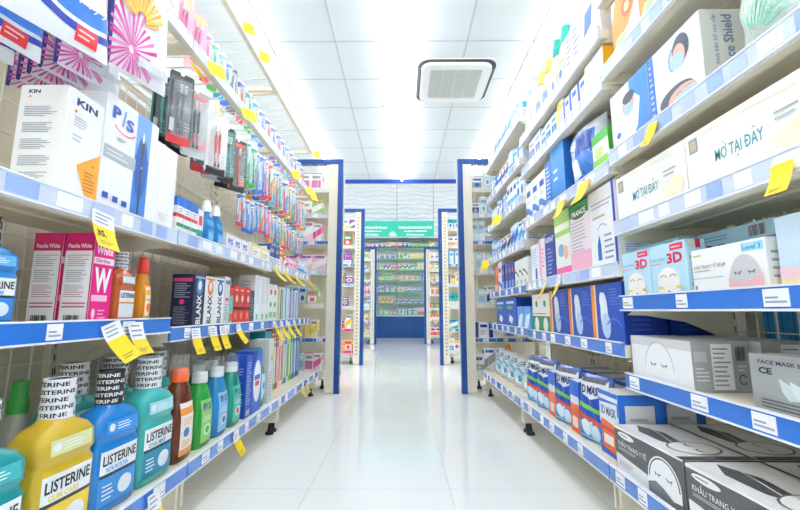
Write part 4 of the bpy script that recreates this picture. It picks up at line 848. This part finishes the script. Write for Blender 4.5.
obx = boxspec('mask_box', 'slim orange and blue mask box', .09, .13, .225, '#f3f4f7', [('r', 0, 0, 1, .55, '#e8672c'), ('r', 0, .7, 1, 1, '#2566cc'), ('r', .2, .1, .8, .3, '#f5e6dc'), ('e', .5, .62, .3, .08, '#eef2f8')], [('r', 0, 0, 1, 1, '#2566cc')])
z = .22
a = 1.50
seq = [tm, pch, obx, pch, obx, pch, pch]
for k, s_ in enumerate(seq):
    o = put('R', s_, a + s_.w / 2, z, 'on the bottom mask shelf, second bay', FB + (.02 if s_ is pch else .03), .25 if s_ is pch else 0)
    if s_ is pch: o.rotation_euler = (R(-6), 0, ROT['R'] + .25)
    a += s_.w + .006
for k in range(5): put('R', tm, 1.60 + k * .17, z, 'in the second row, bottom mask shelf, second bay', FB + .20)
# lower shelf second bay
bl = boxspec('adult_diaper_box', 'blue carton with white swirl and orange side stripe', .245, .16, .235, '#1f4fb4', [('r', 0, 0, .12, 1, '#f0932c'), ('r', .12, 0, .17, 1, '#f6e6c8'), ('e', .42, .5, .12, .36, '#e9eff8'), ('e', .47, .28, .14, .22, '#bcd4f0'), ('e', .36, .72, .07, .14, '#f4f7fb'), ('l', .62, .62, .94, .92, 6, '#5f86d8'), ('w', .5, .95, .3, .1, .04, 0, '#3f7ae0')], [('r', 0, 0, 1, 1, '#16399a'), ('l', .2, .2, .8, .8, 8, '#3a62c4')])
gn = boxspec('mask_box', 'white and green box with leaf drops', .30, .15, .225, '#f3f4ef', [('r', 0, 0, 1, .42, '#2f8f5a'), ('e', .28, .74, .07, .09, '#3f9a62'), ('e', .74, .74, .07, .09, '#3f9a62'), ('e', .27, .2, .12, .19, '#eef2ee'), ('e', .76, .2, .12, .19, '#eef2ee'), ('l', .08, .45, .92, .52, 1, '#d8504a')])
run('R', .635, 1.50, [bl, bl, bl, gn], 'on the second mask shelf, second bay', .012)
for k in range(3): put('R', bl, 1.63 + k * .255, .635, 'in the second row, second mask shelf, second bay', .19)
# middle shelf second bay
wd = boxspec('rinse_kit_box', 'tall white box with blue bottle picture', .215, .14, .34, '#f2f3f6', [('l', .1, .74, .9, .84, 2, '#b8a4d4'), ('l', .15, .60, .8, .68, 1, '#9fc29a'), ('p', [(.28, .1), (.28, .28), (.36, .42), (.42, .28), (.42, .1)], '#2474c8'), ('a', .5, .44, .2, .1, 30, 160, .02, '#4a9ad8'), ('l', .55, .08, .92, .42, 5, '#8f9fb8'), ('r', .92, 0, 1, 1, '#2546b4')], [('r', .55, .3, .95, .6, '#2340b0'), ('l', .2, .1, .8, .25, 5, '#9fb0e8')])
fd = boxspec('milk_carton', 'pink and green carton with dark green header', .20, .16, .33, '#f2e6ec', [('r', 0, .82, 1, 1, '#2f8f45'), ('e', .5, .86, .42, .09, '#1f5f2c'), ('t', .14, .82, .86, .90, 'FRANCE', '#f6f6f2'), ('r', 0, 0, 1, .3, '#f0b4cc'), ('l', .1, .3, .9, .76, 9, '#c3b3c8')], None, [], rough=.35)
lg = boxspec('milk_carton', 'white and lime carton with pink foot', .19, .12, .34, '#f2f4ee', [('r', 0, .62, 1, 1, '#a9d36a'), ('r', 0, .7, 1, .8, '#f3f6ec'), ('r', 0, 0, 1, .14, '#e85f9c'), ('e', .4, .4, .2, .1, '#8ab8e0'), ('e', .7, .35, .15, .1, '#f0c0a0')], [('r', 0, .6, 1, 1, '#7fbf4a')])
nv = boxspec('carton', 'navy carton with white lettering', .15, .1, .26, '#1e3a94', [('t', .1, .8, .9, .92, 'NOVAT', '#f0f2f8'), ('l', .2, .1, .8, .7, 7, '#8fa8e8')])
pk_ = boxspec('carton', 'pink and white narrow carton', .09, .1, .25, '#f4e8f0', [('r', 0, .0, .3, 1, '#f0a4c4'), ('l', .45, .3, .8, .8, 5, '#e0508a')])
wb_ = boxspec('carton', 'white carton with blue bottle picture', .15, .1, .235, '#f2f4fa', [('r', .5, .0, .72, .3, '#2456c4'), ('e', .61, .3, .1, .08, '#2456c4'), ('l', .1, .4, .9, .9, 7, '#b8c8ea')])
run('R', .935, 1.50, [wd, fd, lg, .01, nv, pk_, wb_], 'on the third mask shelf, second bay', .012)
# upper shelf second bay
gcn = boxspec('carton', 'green and white carton with leaf print', .13, .12, .17, '#f1f6ec', [('r', 0, .0, 1, .35, '#8fd04a'), ('r', .0, .75, 1, 1, '#3fae3a'), ('e', .4, .5, .3, .14, '#c8e88a')], [('r', 0, .4, 1, 1, '#45a83a'), ('l', .1, .1, .9, .35, 2, '#3f8f3a')])
dpf = [('r', 0, 0, 1, .5, '#a9d0f2'), ('r', .35, .1, .9, .8, '#3a78cc'), ('r', .4, .5, .85, .75, '#26439a'), ('w', 0, 1, .85, .05, .05, 1, '#dfe8f6'), ('e', .3, .3, .2, .16, '#f3f7fb'), ('l', .1, .55, .35, .75, 3, '#5f8fd8')]
dp = Spec('diaper_pack', 'diaper pack', 'large white and blue soft diaper pack', .25, .13, .305, [('diaper_pack', pillow(.25, .305, .13, '#e6ecf6', dpf, 12).mesh('dp'), [], None)])
nvp = Spec('diaper_pack', 'diaper pack', 'navy soft diaper pack', .19, .12, .30, [('diaper_pack', pillow(.19, .30, .12, '#26439a', [('r', .1, .1, .9, .5, '#3f63c0'), ('e', .5, .7, .3, .12, '#dfe8f6')], 13).mesh('dp'), [], None)])
bxl = boxspec('carton', 'plain sky blue tall carton', .18, .13, .30, '#1f86d8', [('r', .2, .55, .5, .6, '#dff0fa'), ('r', .2, .4, .5, .45, '#dff0fa')], [('r', 0, 0, 1, 1, '#1a5fae')])
dbx = boxspec('carton', 'blue carton with white column of print', .09, .12, .27, '#2a6fd0', [('l', .2, .1, .8, .9, 9, '#cfe0f6')])
wl = boxspec('milk_carton', 'white carton with blue wave foot', .12, .12, .25, '#f3f5f9', [('w', 0, 1, .22, .08, .16, 1, '#3a7fd8'), ('r', .2, .65, .8, .8, '#2456b8'), ('l', .2, .45, .8, .58, 2, '#9fb8e0')])
z = 1.335
put('R', gcn, 1.575, z, 'on the fourth mask shelf, second bay', .012); put('R', dp, 1.77, z, 'on the fourth mask shelf, second bay', .015, .1); put('R', nvp, 1.60, z, 'on the fourth mask shelf, second bay', .20)
run('R', z, 1.935, [bxl, dbx, wl, wl, wl], 'on the fourth mask shelf, second bay')
W3 = [('#f4f5f7', '#f3d53c', '#1f62c9'), ('#f4f5f7', '#1f62c9', '#9aa1a8'), ('#f0e6d2', '#2aa0dd', '#f4f5f7'), ('#f4f5f7', '#9aa1a8', '#e8579c'), ('#f3d53c', '#f4f5f7', '#1f62c9'), ('#f4f5f7', '#16388f', '#2aa0dd')]
yb = boxspec('carton', 'white carton with yellow end', .16, .12, .16, '#f4f2f2', [('l', .1, .3, .7, .7, 3, '#e8c0cc'), ('r', 0, 0, .04, 1, '#f5ece0')], [('r', 0, 0, 1, 1, '#f0b41e')])
put('R', yb, 1.58, 1.69, 'on the fifth mask shelf, second bay', .012)
fill('R', 1.69, 1.67, 2.53, 'on the fifth mask shelf, second bay', W3, .13, .17, 41, .06, .11)
# top shelf second bay: bottles and cartons
TP = 'on the top mask shelf, second bay'
twb = boxspec('carton', 'tall white carton with yellow top and blue mark', .18, .12, .46, '#f5f6f7', [('r', 0, .75, 1, 1, '#f3ec8a'), ('p', [(.2, .15), (.6, .2), (.7, .4), (.3, .38)], '#2a5fd0'), ('r', .1, .55, .3, .7, '#dfe4ee')])
pump = ps_bottle('white pump bottle with teal head', .34, .11, .08, '#eef0ea', [('r', 0, 0, 1, 1, '#f1efe2'), ('r', 0, .6, 1, .75, '#e8d46a'), ('e', .5, .3, .28, .16, '#3a6fc8')], '#12b0a0', False, kind='lotion_bottle', cat='bottle')
pump2 = ps_bottle('cream lotion bottle with yellow collar', .31, .12, .08, '#f2efe4', [('r', 0, .3, 1, .6, '#4a78c8'), ('r', 0, .7, 1, .85, '#e8d46a')], '#e8d46a', False, kind='lotion_bottle', cat='bottle')
shp = ps_bottle('white bottle with sea green label', .28, .10, .07, '#eef4f2', [('r', 0, 0, 1, 1, '#d8efe8'), ('e', .5, .5, .3, .3, '#7fc8b8')], '#f2f4f4', False, kind='lotion_bottle', cat='bottle')
sb = boxspec('carton', 'white carton with navy stripes', .08, .08, .22, '#f2f4f9', [('l', .1, .1, .9, .9, 6, '#3a62b8')])
run('R', 1.915, 1.50, [twb, sb, sb, .01, pump, pump, .01, pump2, pump2, shp, shp], TP)
# third bay: blue and white small cartons on every tier
BW = [('#f4f5f7', '#1f62c9', '#9aa1a8'), ('#bfe0f2', '#1f62c9', '#f4f5f7'), ('#f4f5f7', '#2aa0dd', '#16388f'), ('#1f62c9', '#f4f5f7', '#bfe0f2'), ('#f4f5f7', '#16388f', '#e23a3a'), ('#2aa0dd', '#f4f5f7', '#1f62c9')]
T3 = ['lower', 'third', 'fourth', 'fifth', 'sixth', 'top']
bkb = boxspec('pad_package', 'blue package with green band and white pad picture', .30, .14, .22, '#2156bc', [('r', .1, .8, .8, .88, '#e8eef8'), ('e', .4, .66, .3, .06, '#5fbf5a'), ('p', [(.3, .2), (.6, .1), (.7, .3), (.4, .42)], '#eef3fa')])
blp = boxspec('pad_package', 'pale blue slanted package', .14, .14, .15, '#5fa6e8', [('p', [(0, 0), (.6, 0), (1, .7), (.4, .6)], '#e8f1fa')])
run('R', .64, 2.60, [blp, blp, .02, bkb, bkb], 'on the second mask shelf, third bay')
orb = boxspec('carton', 'orange narrow carton', .10, .1, .235, '#ee6a2c', [('r', .1, .1, .9, .3, '#f8c8a0')])
nb = boxspec('carton', 'navy carton with orange dot', .085, .1, .215, '#1f3f98', [('e', .5, .7, .2, .1, '#f0914a'), ('r', .2, .1, .8, .35, '#8fb0e8')])
wgb = boxspec('toothpaste_tube_box', 'white leaning box with dark print', .10, .09, .2, '#eef1ee', [('w', 0, 1, .5, .1, .08, 1, '#4a5a62'), ('e', .5, .2, .2, .1, '#8fc0b0')])
run('R', .92, 2.60, [wgb, wgb, wgb, .01, nb, nb, nb, .02, nb, wl, .01, orb], 'on the third mask shelf, third bay')
for k, (z, pal, h0, h1) in enumerate(((1.225, BW, .12, .19), (1.53, BW, .14, .2), (1.80, BW, .12, .17), (2.11, BW, .1, .2))):
    fill('R', z, 2.61, 3.64, f'on the {T3[k + 2]} mask shelf, third bay', pal, h0, h1, 60 + k, .06, .11)
wbk = boxspec('carton', 'white carton with grey bars and black spine', .15, .12, .21, '#f0f1f2', [('r', .75, 0, .82, .9, '#3a3d44'), ('r', .86, 0, .93, .9, '#7a7f88')])
# third bay bottom: clear bags leaning
cb = Spec('plastic_bag', 'bag', 'clear bag of white cotton with blue print', .20, .07, .22, [('plastic_bag', pillow(.20, .22, .07, '#eef1f3', [('w', .1, .9, .5, .1, .1, 1, '#5fb0d8'), ('r', .3, .15, .7, .3, '#f4f6f8'), ('p', [(.2, .6), (.8, .7), (.7, .85), (.3, .8)], '#5a7f96'), ('e', .6, .3, .18, .1, '#2f9fd0'), ('l', .3, .6, .8, .8, 3, '#dfe8ee')], 21, mat=M('#eef2f3', .2, 'film')).mesh('cb'), [], None)])
for k in range(5):
    o = put('R', cb, 2.68 + k * .2, .22, 'leaning on the bottom mask shelf, third bay', FB + .05, .1); o.rotation_euler = (R(-14), 0, ROT['R'] + .2)
ohook = MB().tube([(-.055, 0, 0), (-.055, 0, .20)] + [(-.055 * math.cos(R(q * 18)), 0, .20 + .045 * math.sin(R(q * 18))) for q in range(1, 10)] + [(.055, 0, .20), (.055, 0, .0)], .011, M('#f0982a', .35), 8)
put('R', Spec('handle_strap', 'strap', 'orange arched handle standing', .13, .03, .25, [('handle_strap', ohook.mesh('s'), [], None)]), 3.55, .22, 'at the far end of the bottom mask shelf', .10)
for k in range(7): put('R', bp_, .80 + k * .09, .5305, 'behind the wire back above the grey box', .425)

# ---------------------------------------------------------------- end shelving goods
EP = [[('#f4f5f7', '#e8579c', '#9aa1a8'), ('#bfe0f2', '#f4f5f7', '#1f62c9'), ('#8fce55', '#f4f5f7', '#e8579c'), ('#f4f5f7', '#1fb3a3', '#e23a3a'), ('#f0e6d2', '#f3d53c', '#1f62c9'), ('#f6c8da', '#f4f5f7', '#7d58b8')],
      [('#f4f5f7', '#9aa1a8', '#1f62c9'), ('#f4f5f7', '#16388f', '#9aa1a8'), ('#bfe0f2', '#f4f5f7', '#9aa1a8'), ('#f0e6d2', '#9aa1a8', '#f4f5f7')],
      [('#f09a2a', '#f4f5f7', '#e23a3a'), ('#f4f5f7', '#f3d53c', '#1f62c9'), ('#7d58b8', '#f4f5f7', '#e8579c'), ('#2fa558', '#e23a3a', '#f4f5f7'), ('#f6c8da', '#e23a3a', '#2b2d33')],
      [('#f4f5f7', '#2aa0dd', '#f3d53c'), ('#f4f5f7', '#f09a2a', '#1f62c9'), ('#1fb3a3', '#f4f5f7', '#1f62c9'), ('#f3d53c', '#1f62c9', '#f4f5f7')]]
ORD = ['lowest', 'second', 'third', 'fourth', 'fifth', 'sixth', 'top']
for e, (cx, side, Y, wd) in enumerate(ENDS):
    pal = EP[(0, 1, 2, 3, 0, 2)[e]]
    nm = ('first', 'second', 'last')[e // 2]; sd = 'dental' if side == 'left' else 'mask'
    for k, z in enumerate(ES):
        h = wd / 2; lo, hi = (-h + .14, h - .14)
        # only the half nearest the aisle can be seen
        if side == 'left': lo = h - .14 - (.42 if e < 2 else .36)
        else: hi = -h + .14 + (.42 if e < 2 else .36)
        fill('E', z + .0035, lo, hi, f'on the {ORD[k]} shelf, {nm} {sd} side end bay', pal, .12, .21 if k < 5 else .18, 100 + e * 9 + k, .06, .13, .12, .065, cx, Y)
# ---------------------------------------------------------------- pharmacy cabinet, sign
CY = 11.3
t = thing('pharmacy_cabinet', 'wide glazed pharmacy cabinet with blue base and green edged shelves at the back', 'cabinet', (-.16, CY, 0))
obj('base', MB().box(-1.6, 0, 0, 1.6, .5, .60, M('#0f4c94', .35)).box(-1.6, -.02, .6, 1.6, .5, .625, M('#e9edf0', .3)), t)
fr = MB()
for x in (-1.6, -1.15, 0, 1.15, 1.57): fr.box(x - .014, -.005, .6255, x + .014, .03, 2.85, M('#8f9a9c', .4))
for x in (-.53, .85): fr.box(x - .01, -.004, .6255, x + .01, .02, 2.60, M('#7b93a6', .4))
fr.box(-1.6, -.004, 2.80, 1.6, .03, 2.85, M('#5d6a6e', .4)); fr.box(-1.6, .0, 2.58, -.02, .03, 2.60, M('#2f4a52', .4)); fr.box(.02, .0, 2.58, 1.6, .03, 2.60, M('#2f4a52', .4))
obj('frame', fr, t); obj('back_panel', MB().box(-1.6, .46, .6255, 1.6, .49, 2.85, M('#dfeceb', .6)), t)
obj('top_panel', MB().box(-1.6, .031, 2.82, 1.6, .459, 2.85, M(WHITE)), t)
for x in (-1.15, 0, 1.15): obj('glass_door', MB().box(x + .02, -.003, .63, x + .40 if x > 1 else x + 1.12, -.001, 2.56, M('#dff5f0', .03, 'pane')), t)
CZS = [.66, .98, 1.30, 1.62, 1.94, 2.26, 2.58]
for k, z in enumerate(CZS): s_ = obj('shelf', MB().box(-1.58, .032, z - .02, 1.55, .455, z - .006, M('#cfe8e0', .3)).box(-1.58, .028, z - .03, 1.55, .0315, z + .0, M('#3fc487', .4)), t)
MED = [('#f4f5f7', '#2fa558', '#e23a3a'), ('#f4f5f7', '#1f62c9', '#9aa1a8'), ('#f3d53c', '#f4f5f7', '#f09a2a'), ('#f4f5f7', '#7d58b8', '#1f62c9'), ('#f6c8da', '#e23a3a', '#f4f5f7'), ('#8fce55', '#f4f5f7', '#2fa558'), ('#bfe0f2', '#16388f', '#f4f5f7'), ('#f0e6d2', '#f09a2a', '#9aa1a8')]
for k, z in enumerate(CZS[:6] + [2.58]): fill('E', z + .0045, -.98, 1.12, f'on the {ORD[k]} shelf of the pharmacy cabinet', MED, .10, .21, 200 + k, .08, .17, .12, .04, -.16, CY)
t = thing('hanging_sign', 'long teal pharmacy sign with white lettering above the cabinet', 'sign', (-.16, CY - .05, 2.87))
obj('sign_board', MB().box(-1.5, 0, 0, 1.08, .04, .48, M('#2fd0b4', .4)), t)
sg = []
for x0, x1 in ((.02, .47), (.60, .98)):
    rr = random.Random(3)
    for y, hh, ins in ((.52, .15, 0), (.33, .08, .06), (.10, .1, .09)):
        x = x0 + ins
        while x < x1 - ins: q = rr.uniform(.02, .05); sg.append(('r', x, y, min(x + q, x1 - ins), y + hh * rr.uniform(.8, 1.1), '#eafaf6')); x += q + .004
sg += [('e', .535, .06, .045, .30, '#c4f0e4', 0, 180), ('e', .535, .06, .03, .2, '#eafaf6', 0, 180), ('r', .0, .0, 1, .03, '#f2f6f6')]
obj('lettering', MB().stamp(sg, lambda u, v, o: (-1.5 + 2.58 * u, -o, .48 * v)), t)
for x in (0, 1.07): obj('hanging_rod', MB().tube([(x, .02, .481), (x, .02, CZ2 - 2.875)], .009, M('#8a9094', .4), 6), t)

# ---------------------------------------------------------------- price tags
TG = {}
def tg(side, a, z, lip=0, w=.05, h=.10, split=.35, curl=.03, roll=0, text=None, place='', lab=None, turn=0):
    k = (w, h, split, curl, text)
    if k not in TG: TG[k] = price_tag(w, h, split, curl, len(TG), text)
    p = xf(side, a, lip - .0155, z)
    inst(TG[k], p, (0, R(roll), ROT[side] + turn * (1 if side == 'R' else -1)), place, ('tag', side, place), lab)
SH_ = {'L': 'left', 'R': 'right'}
tg('L', 1.095, 1.028, w=.085, h=.105, split=.42, text='35.', lab='yellow and white price tag marked 35 below the electric toothbrush box', roll=6)
tg('L', 1.165, .715, w=.075, h=.115, split=.40, curl=.05, roll=-16, lab='tilted yellow price tag hanging below the magenta whitening box')
tg('L', 1.275, .715, w=.07, h=.10, split=.55, curl=.04, lab='half white price tag hanging below the amber mouthwash bottle')
for a in (1.65, 1.80, 1.90): tg('L', a, .68, w=.07, h=.105, split=.4, place='hanging under the navy toothpaste box')
tg('L', 2.07, .68, w=.05, h=.10, split=.3, curl=.04, roll=-15, place='hanging below the red toothpaste boxes')
for a in (2.68, 2.82, 2.98, 3.15): tg('L', a, .67, w=.05, h=.12, split=.25, curl=.05, roll=-12, place='hanging from the middle dental shelf, third bay')
for a in (2.62, 2.85, 3.12, 3.55): tg('L', a, 1.045, w=.06, h=.10, split=.05, curl=.07, roll=-8, place='hanging from the upper dental shelf, third bay')
tg('L', 1.87, .205, -.10, w=.055, h=.105, split=.35, roll=-14, lab='yellow price tag hanging below the blue mouthwash bottle')
tg('L', 1.28, .205, -.10, w=.06, h=.10, split=.5, lab='yellow price tag hanging below the large teal mouthwash bottle')
for a in (3.05, 3.2): tg('L', a, .19, -.10, w=.04, h=.07, split=.1, place='hanging from the bottom dental shelf, third bay')
for a, z in ((1.92, 2.285), (2.16, 2.285), (3.60, 2.27)): tg('L', a, z, w=.06, h=.07, split=.05, curl=.01, turn=.9, lip=-.03, place='on the topmost rail of the dental shelving')
for a, z in ((1.60, 1.845), (1.97, 1.83), (2.9, 1.83), (3.35, 1.84), (3.5, 1.84)): tg('L', a, z - .01, w=.075, h=.08, split=.05, curl=.03, turn=.7, lip=-.03, place='hanging from the wire tier')
tg('L', 1.575, 1.80, .04, w=.10, h=.05, split=.05, curl=.02, lab='wide yellow price tag above the dark toothbrush packs')
tg('R', 1.19, 1.345, w=.045, h=.075, split=.02, curl=.03, roll=12, place='hanging below the face shield boxes')
tg('R', 1.68, 1.315, w=.11, h=.10, split=.04, curl=.05, place='hanging below the diaper packs'); tg('R', 1.93, 1.30, w=.09, h=.09, split=.04, curl=.04, place='hanging below the diaper packs')
for a in (2.02, 2.22): tg('R', a, .93, w=.06, h=.125, split=.4, curl=.06, roll=-14, place='hanging below the pink milk carton')
tg('R', .80, 1.06, w=.05, h=.07, split=.02, lab='yellow price tag hanging below the nearest tissue carton')
tg('R', 3.1, 1.515, w=.09, h=.09, split=.04, curl=.04, turn=.6, lip=-.035, place='hanging from the fifth mask shelf, third bay'); tg('R', 3.6, 1.21, w=.09, h=.09, split=.04, curl=.04, turn=.6, lip=-.035, place='hanging from the fourth mask shelf, third bay')
word_labels()
